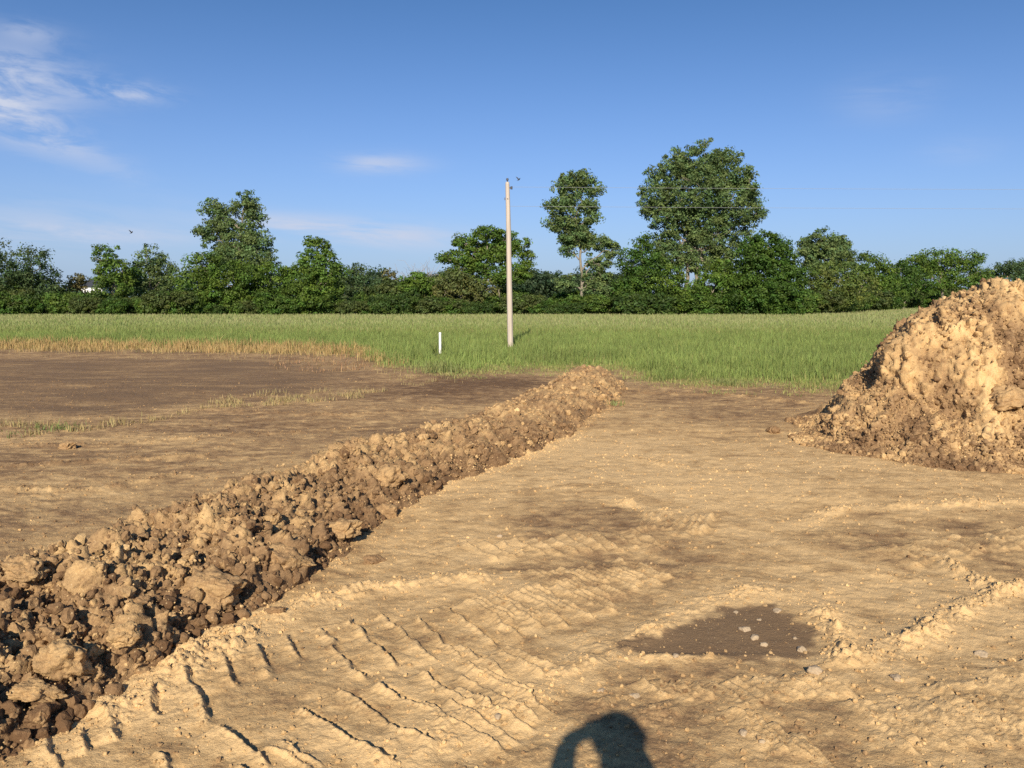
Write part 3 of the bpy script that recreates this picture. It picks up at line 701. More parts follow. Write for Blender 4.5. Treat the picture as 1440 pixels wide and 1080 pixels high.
tag(link('reddish_weeds', blades('reddish_weeds', S[:, 0], S[:, 1], rng.uniform(.04, .26, n) * rng.uniform(.4, 1, n), rng.uniform(.008, .02, n), gcol(n, (.36, .22, .12), .35), .6), M_grass), 'reddish dead weeds between the dirt and the green field', 'weeds', kind='stuff')
for px, py, nb, rad, hh, lab in ((75,606,70,.16,.12,'small green weed tuft on the left dirt near the frame edge'), (28,612,30,.2,.08,'thin low green weed left of the larger weed tuft'),
                          (1025,543,220,.2,.16,'dark green weed clump at the grass edge, between ridge and heap'), (868,570,40,.10,.1,'small green sprout at the foot of the ridge far end'),
                          (880,500,120,.12,.3,'bright green tuft just past the far end of the ridge'), (620,524,260,.25,.32,'green tuft jutting into the dirt below the white stake')):
    X0, Y0 = G(px, py); k = nb; x = X0 + rng.normal(0, rad, k); y = Y0 + rng.normal(0, rad, k)
    tag(link('weed_tuft', blades('weed_tuft', x, y, rng.uniform(.4, 1.2, k) * hh, rng.uniform(.008, .02, k), gcol(k, (.22, .24, .09), .3), .5), M_grass), lab, 'weed')

# ------------------------------------------------------------------ trees
def tube(P, Rr, n=7):
    P = np.array(P, float); V = []; k = len(P)
    for i in range(k):
        t = P[min(i + 1, k - 1)] - P[max(i - 1, 0)]; t /= np.linalg.norm(t) + 1e-9
        a = np.cross(t, (0, 1, .01)); a /= np.linalg.norm(a) + 1e-9; b = np.cross(t, a)
        for j in range(n):
            q = 2 * math.pi * j / n; V.append(P[i] + Rr[i] * (a * math.cos(q) + b * math.sin(q)))
    Fa = [[i * n + j, i * n + (j + 1) % n, (i + 1) * n + (j + 1) % n, (i + 1) * n + j] for i in range(k - 1) for j in range(n)]
    return np.array(V), np.array(Fa)
def join(parts):
    Vs, Fs, o = [], [], 0
    for V, Fa in parts: Vs.append(V); Fs.append(Fa + o); o += len(V)
    return np.concatenate(Vs), np.concatenate(Fs)
def limb(a, b, r0, r1, r_, wob=.12, k=7):
    a, b = np.array(a), np.array(b); L = np.linalg.norm(b - a); t = np.linspace(0, 1, k)[:, None]
    p = a + (b - a) * t; p[1:-1] += r_.normal(0, wob * L / k * 1.6, (k - 2, 3)); p[:, 2] += (np.sin(t[:, 0] * math.pi) * .06 * L)
    return tube(p, np.linspace(r0, r1, k))
def leaves(blobs, dens, leaf, base, r_, clump=.75, cvar=.35, hole=.25):
    """blobs: (centre, rx, ry, rz); many small leaves gathered in clumps through each blob's volume"""
    Ps, Ns, Cs = [], [], []
    for c, rx, ry, rz in blobs:
        area_ = (rx * rz + rx * ry + ry * rz) / 3 * 4 * math.pi; nc_ = max(5, int(area_ / (clump * clump) * .62))
        d = r_.normal(size=(nc_, 3)); d /= np.linalg.norm(d, axis=1)[:, None]; rad = r_.uniform(.35, 1.0, nc_) ** .6
        rad *= 1 + .16 * r_.normal(size=nc_)
        cc_ = np.array(c) + d * rad[:, None] * np.array([rx, ry, rz]); cc_ = cc_[r_.random(nc_) > hole]; m = len(cc_)
        cr_ = clump * r_.uniform(.55, 1.25, m); tint = r_.uniform(1 - cvar, 1 + cvar, m); hue = r_.uniform(-.1, .1, m)
        k = int(dens); dd = r_.normal(size=(m, k, 3)); dd /= np.linalg.norm(dd, axis=2)[..., None]
        rr = cr_[:, None] * r_.uniform(.25, 1.15, (m, k)) ** .7
        p = cc_[:, None, :] + dd * rr[..., None] * np.array([1.1, 1.1, .75]); nn_ = dd + np.array([0, 0, .35]) + r_.normal(0, .45, (m, k, 3))
        cl = np.array(base)[None, None] * (tint[:, None] * r_.uniform(.75, 1.25, (m, k)))[..., None]
        cl = cl * np.stack([1 + hue[:, None] * 1.6 + 0 * rr, 1 + 0 * rr, 1 - hue[:, None] + 0 * rr], -1)
        Ps.append(p.reshape(-1, 3)); Ns.append(nn_.reshape(-1, 3)); Cs.append(cl.reshape(-1, 3))
    P = np.concatenate(Ps); N = np.concatenate(Ns); C_ = np.concatenate(Cs); n = len(P)
    k = P[:, 2] > .05; P, N, C_ = P[k], N[k], C_[k]; n = len(P)
    N /= np.linalg.norm(N, axis=1)[:, None]; T_ = np.cross(N, r_.normal(size=(n, 3))); T_ /= np.linalg.norm(T_, axis=1)[:, None]; B = np.cross(N, T_)
    s = leaf * r_.uniform(.6, 1.3, n)[:, None]
    V = np.stack([P - T_ * s, P - B * s * .55 + N * s * .12, P + T_ * s, P + B * s * .55 + N * s * .12], 1).reshape(-1, 3)
    return V, np.arange(4 * n).reshape(-1, 4), np.repeat(np.clip(C_, 0, 1), 4, 0)
DARK = (.058, .112, .016); MID = (.090, .150, .022); GREY = (.112, .165, .055); BLUE = (.068, .108, .038); BROWN = (.13, .125, .05)
tseed = [0]
def tree(label, D, base, blobs, colr=MID, bark=None, trunk_r=.2, dens=46, leaf=.15, clump=.75, hole=.25, stems=1, name='tree', cat='tree', group=None, cvar=.35, twigs=2):
    """base: (px, py) of the trunk's foot; blobs in photo pixels at distance D: cx, cy, rx, ry"""
    tseed[0] += 1; r_ = np.random.default_rng(300 + tseed[0]); k = D / F
    bx_ = at(base[0], 430, D); foot_ = np.array([bx_.x, D, -.1]); root = empty(name, (foot_[0], D, 0)); tag(root, label, cat, group)
    bl = []
    for cx, cy, rx, ry in blobs:
        c = at(cx, cy, D); dep = r_.uniform(-.35, .35) * rx * k
        bl.append((np.array([c.x, D + dep, c.z]), rx * k, max(rx, ry) * k * .85, ry * k))
    V, Fa, C_ = leaves(bl, dens, leaf, colr, r_, clump, cvar, hole); V = V - np.array([foot_[0], D, 0])
    link('crown', mesh_np('crown', V, Fa, C_), M_leaf, root)
    parts = []; cz = min(b[0][2] - b[3] * .5 for b in bl); mid = np.mean([b[0] for b in bl], 0)
    for s in range(stems):
        off = np.array([(s - (stems - 1) / 2) * 1.3 * trunk_r * 2.4, r_.normal(0, .2), 0]); f0 = foot_ + off
        fork = f0 * .5 + np.array([mid[0], mid[1], 0]) * .5; fork[0] += off[0]; fork[2] = max(1.5, cz + .3)
        parts.append(limb(f0, fork, trunk_r, trunk_r * .72, r_, .10))
        tb_ = sorted(bl, key=lambda b: -b[0][2]); tb_ = tb_[min(s * 2, len(tb_) - 1)][0]; parts.append(limb(fork, tb_, trunk_r * .72, .06, r_, .10, 9))
        for b in bl:
            if stems > 1 and r_.random() < .4: continue
            u_ = np.clip((b[0][2] - fork[2] - .75 * abs(b[0][0] - fork[0])) / max(tb_[2] - fork[2], .5), 0.02, .9)
            parts.append(limb(fork + (tb_ - fork) * u_, b[0], trunk_r * (.5 - .3 * u_), .03, r_, .2))
            for q in range(twigs):
                d = r_.normal(size=3); d /= np.linalg.norm(d); d[2] = abs(d[2])
                parts.append(limb(b[0] - np.array([0, 0, b[3] * .4]), b[0] + d * np.array([b[1], b[2], b[3]]) * .85, trunk_r * .28, .02, r_, .2, 5))
    V, Fa = join(parts); V = V - np.array([foot_[0], D, 0]); link('trunk', mesh_np('trunk', V, Fa, smooth=True), bark or M_bark, root)
    return root
tree('dark bushy tree at the left edge of the treeline', 100, (20,444), [(10,378,36,34),(48,372,24,26),(-25,385,40,40),(38,405,46,30),(66,410,20,20)], BLUE, clump=.8)
tree('small reddish brown bush beside the white shed', 105, (108,440), [(108,396,14,12),(104,412,18,14)], BROWN, dens=26, clump=.5, hole=.35, trunk_r=.1, name='bush', cat='bush')
tree('small airy tree standing right of the white shed', 100, (160,442), [(150,362,18,18),(168,380,24,17),(140,385,14,14),(165,402,28,16)], MID, dens=40, clump=.6, hole=.35)
tree('grey green airy tree, right of the small tree by the shed', 104, (212,442), [(205,364,24,18),(225,378,20,18),(192,385,16,16),(240,392,18,20),(210,402,30,16)], GREY, dens=36, clump=.6, hole=.4)
tree('tall open crowned tree with a leaning left limb, tallest on the left side', 102, (338,442),
     [(300,300,17,20),(318,312,18,20),(345,288,19,18),(356,305,14,18),(284,326,12,7),(303,330,20,16),(335,335,28,24),(362,345,24,26),(345,370,42,26),(318,360,25,22)], GREY, trunk_r=.3, dens=50, clump=.65, hole=.15)
tree('broad mid green tree at the foot of the tall open tree', 97, (330,443), [(290,375,26,24),(275,400,28,26),(330,392,36,30),(375,400,36,30),(350,420,50,24),(300,424,50,22)], MID, dens=56, clump=.72, hole=.15)
tree('bright green tree with a narrow round top, left of the dark distant one', 97, (445,443), [(445,348,18,16),(462,362,14,14),(438,372,22,20),(420,395,30,22),(455,398,30,26),(440,420,44,24),(475,380,10,9)], MID, dens=54, clump=.62, hole=.2)
tree('dark bluish tree farther off, seen between two nearer trees', 135, (500,436), [(498,388,22,20),(515,402,22,20),(480,404,22,22),(500,418,34,18)], BLUE, dens=46, clump=.9, leaf=.18)
tree('thin brownish half bare tree left of the bare branches', 108, (548,440), [(549,392,13,14),(556,408,18,14)], BROWN, dens=22, clump=.5, hole=.45, trunk_r=.12)
tree('low leafy tree under the pale bare branches', 99, (600,442), [(590,398,26,18),(615,405,24,18),(570,410,22,16),(632,398,18,20)], MID, dens=48, clump=.6)
tree('open umbrella shaped tree with pale trunks, behind the utility pole', 98, (695,440),
     [(685,330,24,11),(655,342,20,10),(712,336,16,9),(634,362,17,12),(664,362,22,12),(728,348,20,12),(742,364,12,12),(700,358,22,12),(720,380,22,12),(738,384,14,10),(650,384,20,12),(690,352,26,12),(675,376,22,12),(712,392,24,10),(668,398,26,12)], MID, trunk_r=.15, dens=44, clump=.55, hole=.22, stems=3, twigs=3)
tree('brownish green small tree at the foot of the umbrella shaped tree', 96, (650,442), [(648,398,26,20),(668,412,26,18),(625,408,18,18)], (.12,.135,.04), dens=40, clump=.6)
tree('tall slender tree with a bare pale trunk, right of the utility pole', 98, (818,442),
     [(812,252,20,15),(796,262,16,14),(832,264,15,15),(782,290,16,12),(806,286,24,16),(832,290,12,12),(780,314,14,12),(806,314,26,15),(833,308,10,9),(806,338,22,10),(838,344,22,10),(858,352,12,12),(845,370,20,10),(800,352,14,7),(830,392,12,10),(812,330,26,14),(848,388,14,12),(798,398,14,12),(842,408,22,14)],
     GREY, trunk_r=.24, dens=48, clump=.56, hole=.18, twigs=2)
tree('huge round crowned tree, the tallest of the treeline', 100, (975,442),
     [(985,228,48,28),(950,246,34,30),(1018,246,36,32),(925,272,26,24),(975,275,46,34),(1030,280,34,30),(1052,262,14,22),(940,300,32,24),(990,312,44,28),(1040,312,26,22),(1064,300,14,12),(960,336,34,20),(1010,342,30,18),(1045,338,18,16),(915,292,16,12),(930,345,20,16),(945,362,26,16),(985,366,30,16),(1018,364,24,16)],
     GREY, trunk_r=.26, dens=52, clump=.62, hole=.26, stems=3, cvar=.3)
tree('dark green tree left of the huge tree trunk', 97, (905,443), [(905,350,18,20),(890,372,22,20),(918,378,24,24),(900,402,38,24),(880,415,26,20)], DARK, dens=56, clump=.65)
tree('leafy thicket tree under the huge crown', 96, (1000,443), [(940,395,26,28),(1000,402,30,24),(1020,382,22,20),(970,418,44,20),(1030,405,26,28)], MID, dens=50, clump=.65)
tree('dense dark green tree reaching the ground, right of the huge tree', 94, (1080,446), [(1082,345,28,24),(1060,362,26,24),(1100,365,26,26),(1070,390,42,28),(1110,398,24,28),(1080,418,50,26),(1050,410,30,26),(1100,432,34,16)], DARK, dens=60, clump=.65, hole=.1, cvar=.3)
tree('grey green tree with a smooth domed top', 118, (1160,438), [(1160,340,30,16),(1142,350,18,14),(1180,350,20,14),(1160,366,38,20)], GREY, dens=50, clump=.62, hole=.2, leaf=.17)
tree('olive green tree in front of the domed tree', 108, (1165,440), [(1150,392,30,26),(1185,390,30,26),(1160,418,44,22),(1205,405,24,26)], (.115,.155,.035), dens=50, clump=.75)
tree('mid green tree right of the olive one, lower than the dome', 150, (1225,434), [(1220,372,24,16),(1240,386,26,18),(1215,396,26,22),(1245,408,30,20)], MID, dens=44, clump=.95, leaf=.2)
tree('broad distant tree with a flat top, near the heap', 195, (1325,432), [(1290,376,28,18),(1322,366,32,15),(1356,366,26,13),(1310,392,44,20),(1360,388,30,16)], MID, dens=40, clump=1.2, leaf=.27, trunk_r=.4)
tree('distant tree left of the flat topped one, above the field corner', 178, (1272,433), [(1268,384,22,20),(1255,402,24,18),(1285,402,30,20)], DARK, dens=40, clump=1.1, leaf=.25, trunk_r=.35)
tree('far dark tree peeping over the heap at the right edge', 240, (1420,430), [(1415,378,24,9),(1450,374,26,12),(1390,388,22,8),(1430,395,50,12)], BLUE, dens=36, clump=1.4, leaf=.32)
# bare tree
def bare():
    r_ = np.random.default_rng(77); root = empty('bare_tree', (at(585, 430, 110).x, 110, 0)); parts = [limb((0, 0, 0), (0, 0, 3.6), .13, .09, r_, .1)]
    for i in range(26):
        a = r_.uniform(-1, 1); e = np.array([a * 3.6, r_.normal(0, .8), r_.uniform(4.6, 6.7) - abs(a) * .8]); parts.append(limb((a * .3, 0, 2.6), e, .05, .012, r_, .25))
        for q in range(3):
            parts.append(limb(e * .75 + np.array([0, 0, .8]), e + r_.normal(0, .6, 3), .022, .01, r_, .2, 4))
    V, Fa = join(parts); link('trunk', mesh_np('trunk', V, Fa, smooth=True), plain('grey_dead_wood', (.30, .27, .25), .9, .2), root)
    tag(root, 'leafless grey tree with fine bare branches, left of the umbrella shaped one', 'tree')
bare()
# hedge shrubs: four kinds, copied
def shrub_proto(seed, colr):
    r_ = np.random.default_rng(seed); bl = [(np.array([r_.uniform(-2, 2), r_.uniform(-.8, .8), r_.uniform(.8, 2.0)]), r_.uniform(1.1, 1.7), 1.3, r_.uniform(.8, 1.15)) for _ in range(6)]
    V, Fa, C_ = leaves(bl, 60, .13, colr, r_, .45, .4, .08); crown = mesh_np('crown', V, Fa, C_); crown.materials.append(M_leaf)
    V, Fa = join([limb((r_.uniform(-.3, .3), 0, -.1), b[0], .07, .02, r_) for b in bl]); tr = mesh_np('stem', V, Fa); tr.materials.append(M_bark_dark)
    return crown, tr
protos = [shrub_proto(900 + i, c) for i, c in enumerate(((.064,.118,.016), (.054,.094,.018), (.084,.138,.022), (.074,.102,.026)))]
def shrub(px, D, s, i, lab, grp):
    c, t = protos[i % 4]; o = empty('shrub', (at(px, 430, D).x, D, 0)); o.scale = (s * random.uniform(.9, 1.25), s, s * random.uniform(.85, 1.12)); o.rotation_euler.z = random.choice((0, math.pi)) + random.uniform(-.3, .3)
    a = bpy.data.objects.new('crown', c); b = bpy.data.objects.new('stem', t); col.objects.link(a); col.objects.link(b); a.parent = o; b.parent = o
    tag(o, lab, 'shrub', grp)
def hedge_spot(p):
    for lim, t in ((75, 'under the dark bushy tree at the left edge'), (140, 'below the white shed'), (255, 'below the airy trees beside the shed'), (400, 'under the tall open tree'), (470, 'under the round topped bright tree'),
                   (545, 'below the dark distant tree'), (620, 'below the pale bare branches'), (700, 'just left of the utility pole'), (775, 'just right of the utility pole'), (865, 'under the slender tree'), (945, 'left of the huge tree'), (1045, 'under the huge round tree')):
        if p < lim: return t
    return 'beside the dense dark tree'
k = 0; p = -90
while p < 1120:
    shrub(p, 95 + random.uniform(-1.5, 1.5), random.uniform(.58, 1.08), k, 'green shrub in the front hedge row, ' + hedge_spot(p), 'shrubs of the far hedge'); k += 1; p += random.uniform(27, 36)
p = -80
while p < 1100:
    shrub(p, 100.5 + random.uniform(-1, 1), random.uniform(.85, 1.4), k + 1, 'green shrub in the back hedge row, ' + hedge_spot(p), 'shrubs of the far hedge'); k += 1; p += random.uniform(40, 52)
for px, D in ((1122,99),(1145,104),(1165,110),(1182,117),(1198,125),(1213,135),(1226,146),(1238,158),(1250,170),(1262,184),(1274,198),(1286,212),(1300,225),(1325,235),(1350,240),(1380,245),(1410,250),(1440,255),(1480,260)):
    shrub(px, D, random.uniform(1.0, 1.25) * (1 + (D - 100) / 150), k, 'green shrub in the receding hedge, ' + ('below the domed tree' if px < 1185 else 'below the lower mid green tree' if px < 1255 else 'at the far field corner' if px < 1310 else 'behind the heap'), 'shrubs of the receding hedge'); k += 1
# a far wood beyond the hedge
r_ = np.random.default_rng(55); bl = []
for i in range(46):
    px = r_.uniform(-200, 900) if i < 26 else r_.uniform(730, 900); D = r_.uniform(185, 215); c = at(px, r_.uniform(392, 402), D); bl.append((np.array([c.x, D, c.z - 1.5]), r_.uniform(3.5, 6), 4, r_.uniform(2.6, 4.0)))
V, Fa, C_ = leaves(bl, 34, .33, (.045, .075, .034), r_, 1.3, .25, .05)
tag(link('distant_woods', mesh_np('distant_woods', V, Fa, C_), M_leaf), 'dark wood far off behind the hedge', 'woods', kind='stuff')

# ------------------------------------------------------------------ pole, wires, stake, shed, birds
def bobj(name, fn, m, parent=None, bevel=0):
    bm = bmesh.new(); fn(bm)
    if bevel: bmesh.ops.bevel(bm, geom=bm.edges[:], offset=bevel, segments=1, affect='EDGES')
    bmesh.ops.recalc_face_normals(bm, faces=bm.faces[:]); me = bpy.data.meshes.new(name); bm.to_mesh(me); bm.free(); return link(name, me, m, parent)
def box(bm, c, s, rot=None):
    r = bmesh.ops.create_cube(bm, size=1); bmesh.ops.scale(bm, vec=s, verts=r['verts'])
    if rot is not None: bmesh.ops.rotate(bm, cent=(0, 0, 0), matrix=rot, verts=r['verts'])
    bmesh.ops.translate(bm, vec=c, verts=r['verts']); return r['verts']
def cyl(bm, a, b, r0, r1, n=14):
    a, b = Vector(a), Vector(b); d = b - a; r = bmesh.ops.create_cone(bm, cap_ends=True, segments=n, radius1=r0, radius2=r1, depth=d.length)
    bmesh.ops.transform(bm, matrix=__import__('mathutils').Matrix.Translation((a + b) / 2) @ d.to_track_quat('Z', 'Y').to_matrix().to_4x4(), verts=r['verts'])
for n_ in [n_ for n_ in M_pole.node_tree.nodes if n_.type == 'TEX_NOISE']:
    mp_ = nn(M_pole.node_tree, 'ShaderNodeMapping', {'Vector': nn(M_pole.node_tree, 'ShaderNodeTexCoord').outputs['Object']}); mp_.inputs['Scale'].default_value = (6, 6, .25); M_pole.node_tree.links.new(mp_.outputs[0], n_.inputs['Vector'])
DP = G(718, 488)[1]; pb = Vector((G(718, 488)[0], DP, 0)); pt = at(713.5, 256, DP) - pb
pole = empty('utility_pole', pb); tag(pole, 'tall bare pinkish wooden utility pole standing in the green field', 'utility pole')
V, Fa = tube([(0, 0, -.3), tuple(pt * .35), tuple(pt * .7 + Vector((.01, 0, 0))), tuple(pt * .985), tuple(pt)], [.104, .097, .085, .072, .060], 18)
cap = len(V) - 18; V = np.vstack([V, np.array(pt)[None]]); Fa = [list(f) for f in Fa]
shaft = bpy.data.meshes.new('shaft'); shaft.from_pydata([tuple(v) for v in V], [], Fa + [[cap + j, cap + (j + 1) % 18, len(V) - 1] for j in range(18)]); shaft.polygons.foreach_set('use_smooth', [True] * len(shaft.polygons)); link('shaft', shaft, M_pole, pole)
bobj('top_pin', lambda bm: (cyl(bm, pt, pt + Vector((0, 0, .10)), .02, .02), cyl(bm, pt + Vector((0, 0, .06)), pt + Vector((0, 0, .13)), .05, .035)), M_dark, pole)
zt = at(720, 259, DP).z; zn = at(720, 292, DP).z
bobj('wire_bracket', lambda bm: (cyl(bm, pt * .965, pt * .965 + Vector((.16, -.02, 0)), .018, .018), cyl(bm, pt * .965 + Vector((.14, -.02, -.05)), pt * .965 + Vector((.14, -.02, .05)), .038, .038)), M_dark, pole)
bobj('neutral_clamp', lambda bm: (cyl(bm, pt * .90 + Vector((0, -.12, 0)), pt * .90 + Vector((0, .12, 0)), .014, .014), box(bm, pt * .90 + Vector((-.10, 0, 0)), (.03, .07, .08))), M_dark, pole)
def wire(a, b, sag, lab):
    a, b = Vector(a), Vector(b); P = [tuple(a.lerp(b, t) - Vector((0, 0, sag * 4 * t * (1 - t)))) for t in np.linspace(0, 1, 25)]
    V, Fa = tube(P, [.0042] * 25, 6); tag(link('power_line', mesh_np('power_line', V, Fa, smooth=True), M_wire), lab, 'wire')
a1 = pb + pt * .965 + Vector((.14, -.02, .03)); wire(a1, (a1.x + 62, DP, a1.z + .05), .12, 'upper thin pale wire running right from the pole top')
a2 = pb + pt * .90 + Vector((.08, 0, 0)); a2.z = at(720, 290, DP).z; wire(a2, (a2.x + 62, DP, a2.z + .02), .12, 'lower thin pale wire running right, below the top one')
DS = G(619, 497)[1]; sb = G(619, 497)
st = empty('marker_stake', (sb[0], sb[1], 0)); tag(st, 'short white marker stake in the grass left of the pole', 'stake')
bobj('post', lambda bm: cyl(bm, (0, 0, -.2), (0, 0, .62), .042, .038, 16), M_white, st); bobj('cap', lambda bm: cyl(bm, (0, 0, .62), (0, 0, .665), .046, .030, 16), M_white, st)
DH = 128; hc = at(129, 407, DH)
hs = empty('shed', (hc.x, DH, 0)); tag(hs, 'white walled shed with a dark roof, glimpsed through the treeline', 'shed')
ztop = at(129, 403, DH).z
bobj('wall', lambda bm: box(bm, (0, 2, ztop / 2 - .1), (3.2, 4, ztop + .2)), M_wall, hs)
def roof(bm):
    v = [bm.verts.new(p) for p in ((-1.85, -.35, ztop), (1.85, -.35, ztop), (1.85, 4.35, ztop), (-1.85, 4.35, ztop), (-1.85, 2, ztop + 1.0), (1.85, 2, ztop + 1.0))]
    for f in ((0, 1, 5, 4), (3, 4, 5, 2), (0, 4, 3), (1, 2, 5), (0, 3, 2, 1)): bm.faces.new([v[i] for i in f])
bobj('roof', roof, M_roof, hs); bobj('door', lambda bm: box(bm, (.4, -.03, 1.05), (.95, .06, 2.1)), M_dark, hs)
def bird(px, py, D, s, lab, rz):
    c = at(px, py, D)
    def f(bm):
        r = bmesh.ops.create_uvsphere(bm, u_segments=10, v_segments=8, radius=1); bmesh.ops.scale(bm, vec=(s * .5, s * .22, s * .22), verts=r['verts'])
        r = bmesh.ops.create_uvsphere(bm, u_segments=8, v_segments=6, radius=s * .15); bmesh.ops.translate(bm, vec=(s * .5, 0, s * .1), verts=r['verts'])
        bmesh.ops.create_cone(bm, cap_ends=True, segments=6, radius1=s * .05, radius2=0, depth=s * .2, matrix=__import__('mathutils').Matrix.Translation((s * .7, 0, s * .1)) @ __import__('mathutils').Matrix.Rotation(R(90), 4, 'Y'))
        for k_ in (1, -1):
            vs = [bm.verts.new(p) for p in ((s * .25, k_ * s * .1, s * .05), (-s * .2, k_ * s * .1, s * .03), (-s * .25, k_ * s * .55, s * .5), (s * .2, k_ * s * .5, s * .5), (-s * .15, k_ * s * .9, s * .85))]
            for q in ((0, 1, 2, 3), (3, 2, 4)): bm.faces.new([vs[i] for i in q])
        vs = [bm.verts.new(p) for p in ((-s * .4, 0, 0), (-s * .85, s * .15, 0), (-s * .85, -s * .15, 0))]; bm.faces.new(vs)
    o = bobj('bird', f, M_dark); o.location = c; o.rotation_euler = (.3, -.5, rz); tag(o, lab, 'bird')
bird(729.5, 252.5, 30, .12, 'small dark bird in flight just right of the pole top', .8)
bird(185, 327, 60, .22, 'small dark bird in flight over the left treeline', 1.3)

# ------------------------------------------------------------------ the photographer (behind the camera; seen by the shadow)
def shadow_pt(px, py, y):
    g_ = Vector((*G(px, py), 0)); t = (y - g_.y) / SUN.y; return g_ + SUN * t
hd = shadow_pt(869, 1049, -.30)
def skin_body():
    J = {}; hx, hy, hz = hd
    J['pelvis'] = (hx + .06, hy - .10, .93, .150); J['waist'] = (hx + .05, hy - .10, 1.08, .135); J['chest'] = (hx + .04, hy - .09, hz - .36, .160); J['neckb'] = (hx + .01, hy - .05, hz - .20, .075)
    J['neck'] = (hx, hy - .03, hz - .13, .058); J['head'] = (hx, hy - .01, hz - .03, .080); J['head2'] = (hx, hy, hz + .045, .082)
    J['shL'] = (hx - .15, hy - .06, hz - .26, .066); J['shR'] = (hx + .21, hy - .06, hz - .27, .066)
    eL = shadow_pt(782, 1125, -.16); wL = shadow_pt(799, 1040, -.065); J['elL'] = (eL.x, eL.y, eL.z, .060); J['elR'] = (hx + .19, -.16, hz - .36, .047)
    J['wrL'] = (wL.x, wL.y, wL.z, .042); J['wrR'] = (.155, -.05, CAMZ - .06, .028)
    J['kL'] = (hx - .05, hy - .08, .50, .065); J['kR'] = (hx + .18, hy - .08, .50, .065); J['hpL'] = (hx - .03, hy - .10, .86, .098); J['hpR'] = (hx + .15, hy - .10, .86, .098)
    J['aL'] = (hx - .06, hy - .10, .09, .046); J['aR'] = (hx + .20, hy - .10, .09, .046); J['tL'] = (hx - .08, hy + .09, .035, .034); J['tR'] = (hx + .23, hy + .08, .035, .034)
    E = [('pelvis','waist'),('waist','chest'),('chest','neckb'),('neckb','neck'),('neck','head'),('head','head2'),('neckb','shL'),('neckb','shR'),('shL','elL'),('shR','elR'),('elL','wrL'),('elR','wrR'),
         ('pelvis','hpL'),('pelvis','hpR'),('hpL','kL'),('hpR','kR'),('kL','aL'),('kR','aR'),('aL','tL'),('aR','tR')]
    # fingers curl round the phone's ends
    for S_, wx, dx in (('L', -.015, -1), ('R', .155, 1)):
        pm = (wx - .0 * dx, -.040, CAMZ + (-.015 if S_ == 'L' else -.03), .022); J['pm' + S_] = pm; E.append(('wr' + S_, 'pm' + S_))
        for f_ in range(4):
            z0 = pm[2] + .022 - f_ * .014; ln = (.030, .036, .034, .027)[f_]
            J[f'f{S_}{f_}a'] = (pm[0] + dx * .012, -.026, z0, .0085); J[f'f{S_}{f_}b'] = (pm[0] + dx * .010, -.010, z0 + .002, .0078); J[f'f{S_}{f_}c'] = (pm[0] - dx * (ln - .022), -.0035 - .002 * f_, z0 + .003, .0068)
            E += [('pm' + S_, f'f{S_}{f_}a'), (f'f{S_}{f_}a', f'f{S_}{f_}b'), (f'f{S_}{f_}b', f'f{S_}{f_}c')]
        J[f't{S_}a'] = (pm[0] - dx * .012, -.042, pm[2] - .018, .0095); J[f't{S_}b'] = (pm[0] - dx * .034, -.030, pm[2] - .008, .0085); E += [('pm' + S_, f't{S_}a'), (f't{S_}a', f't{S_}b')]
    names = list(J); me = bpy.data.meshes.new('person'); me.from_pydata([J[n_][:3] for n_ in names], [(names.index(a), names.index(b)) for a, b in E], []); me.update()
    o = bpy.data.objects.new('person', me); col.objects.link(o); md = o.modifiers.new('skin', 'SKIN'); md.use_smooth_shade = True
    for i, n_ in enumerate(names):
        v = me.skin_vertices[0].data[i]; r_ = J[n_][3]; v.radius = (r_, r_ * (.72 if n_ in ('chest', 'waist', 'pelvis') else 1)); v.use_root = (n_ == 'pelvis')
    sd = o.modifiers.new('sub', 'SUBSURF'); sd.levels = 1; sd.render_levels = 1
    bpy.context.view_layer.update(); dg = bpy.context.evaluated_depsgraph_get(); m2 = bpy.data.meshes.new_from_object(o.evaluated_get(dg)); bpy.data.objects.remove(o)
    return m2, J
m2, J = skin_body()
bodymat, n_, p_, out_ = newmat('clothed_person')
sp_ = nn(n_, 'ShaderNodeSeparateXYZ', {0: nn(n_, 'ShaderNodeTexCoord').outputs['Object']})
cl_ = mixc(n_, mth(n_, 'GREATER_THAN', sp_.outputs[2], .95), (.05, .07, .12, 1), (.20, .22, .25, 1)); cl_ = mixc(n_, mth(n_, 'GREATER_THAN', sp_.outputs[2], hd.z - .17), cl_, (.50, .33, .24, 1))
cl_ = mixc(n_, mth(n_, 'LESS_THAN', sp_.outputs[2], .10), cl_, (.06, .04, .03, 1)); n_.links.new(cl_, p_.inputs['Base Color']); p_.inputs['Roughness'].default_value = .8
m2.name = 'person'; m2.materials.clear()
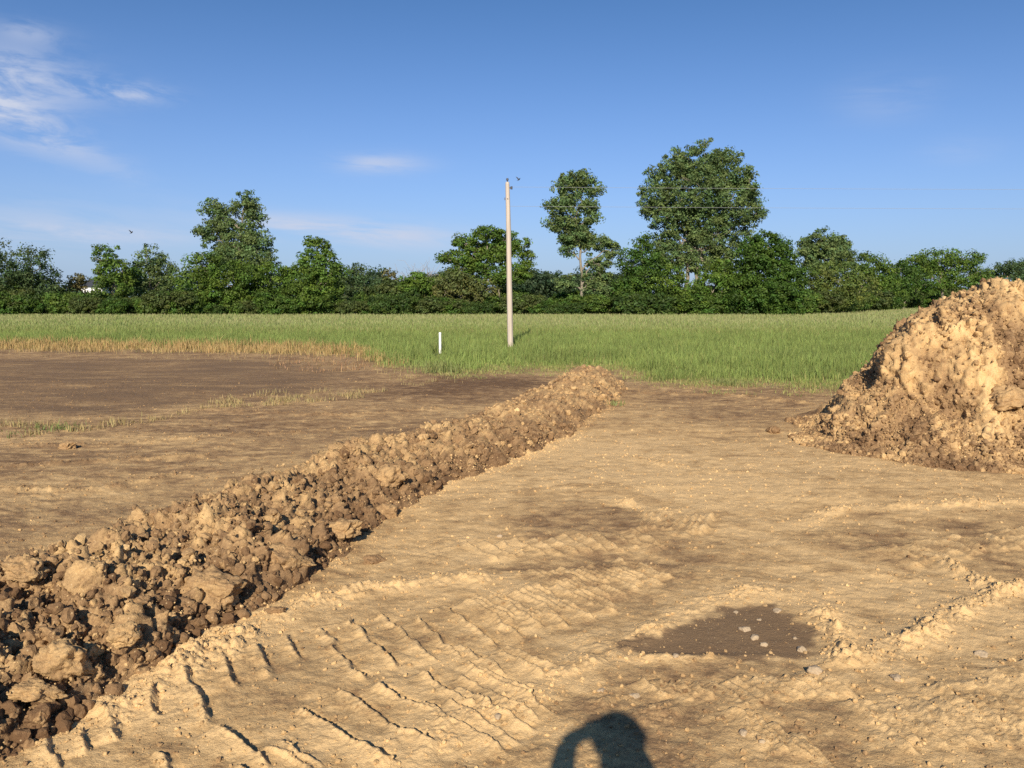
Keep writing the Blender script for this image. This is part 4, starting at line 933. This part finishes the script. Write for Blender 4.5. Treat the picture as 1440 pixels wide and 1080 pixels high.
person = link('person', m2, bodymat); tag(person, 'photographer holding up a phone, seen only as a dark shadow', 'person')
def face(bm):
    hx, hy, hz = hd
    for s_ in (1, -1):
        r = bmesh.ops.create_uvsphere(bm, u_segments=10, v_segments=8, radius=.012); bmesh.ops.translate(bm, vec=(hx + s_ * .032, hy + .078, hz + .01), verts=r['verts'])
        r = bmesh.ops.create_uvsphere(bm, u_segments=10, v_segments=8, radius=1); bmesh.ops.scale(bm, vec=(.010, .02, .032), verts=r['verts']); bmesh.ops.translate(bm, vec=(hx + s_ * .080, hy, hz - .002), verts=r['verts'])
    cyl(bm, (hx, hy + .075, hz + .01), (hx, hy + .098, hz - .028), .007, .014, 8)
    r = bmesh.ops.create_uvsphere(bm, u_segments=10, v_segments=6, radius=1); bmesh.ops.scale(bm, vec=(.026, .012, .008), verts=r['verts']); bmesh.ops.translate(bm, vec=(hx, hy + .078, hz - .055), verts=r['verts'])
bobj('face_features', face, plain('skin_detail', (.42, .24, .18), .6, .1), person)
def hat(bm):
    hx, hy, hz = hd
    r = bmesh.ops.create_uvsphere(bm, u_segments=24, v_segments=14, radius=1)
    bmesh.ops.delete(bm, geom=[v for v in bm.verts if v.co.z < -.15], context='VERTS')
    vs = bm.verts[:]; bmesh.ops.scale(bm, vec=(.105, .118, .098), verts=vs); bmesh.ops.translate(bm, vec=(hx, hy - .005, hz + .028), verts=vs)
    cyl(bm, (hx, hy + .02, hz + .028), (hx, hy + .022, hz + .036), .118, .112, 24)
bobj('cap', hat, plain('cap_cloth', (.12, .13, .15), .8, .1), person)
phone = empty('phone', (.068, -.012, CAMZ)); phone.rotation_euler = (-PITCH, 0, 0); tag(phone, 'phone held sideways in both hands of the photographer', 'phone')
bobj('case', lambda bm: box(bm, (0, -.003, -.012), (.150, .009, .074)), M_dark, phone, .002)
bobj('screen', lambda bm: box(bm, (0, -.0085, -.012), (.132, .002, .066)), M_glass, phone)
bobj('camera_lens', lambda bm: cyl(bm, (-.0645, .0015, .0), (-.0645, .0035, .0), .005, .005, 12), M_glass, phone)
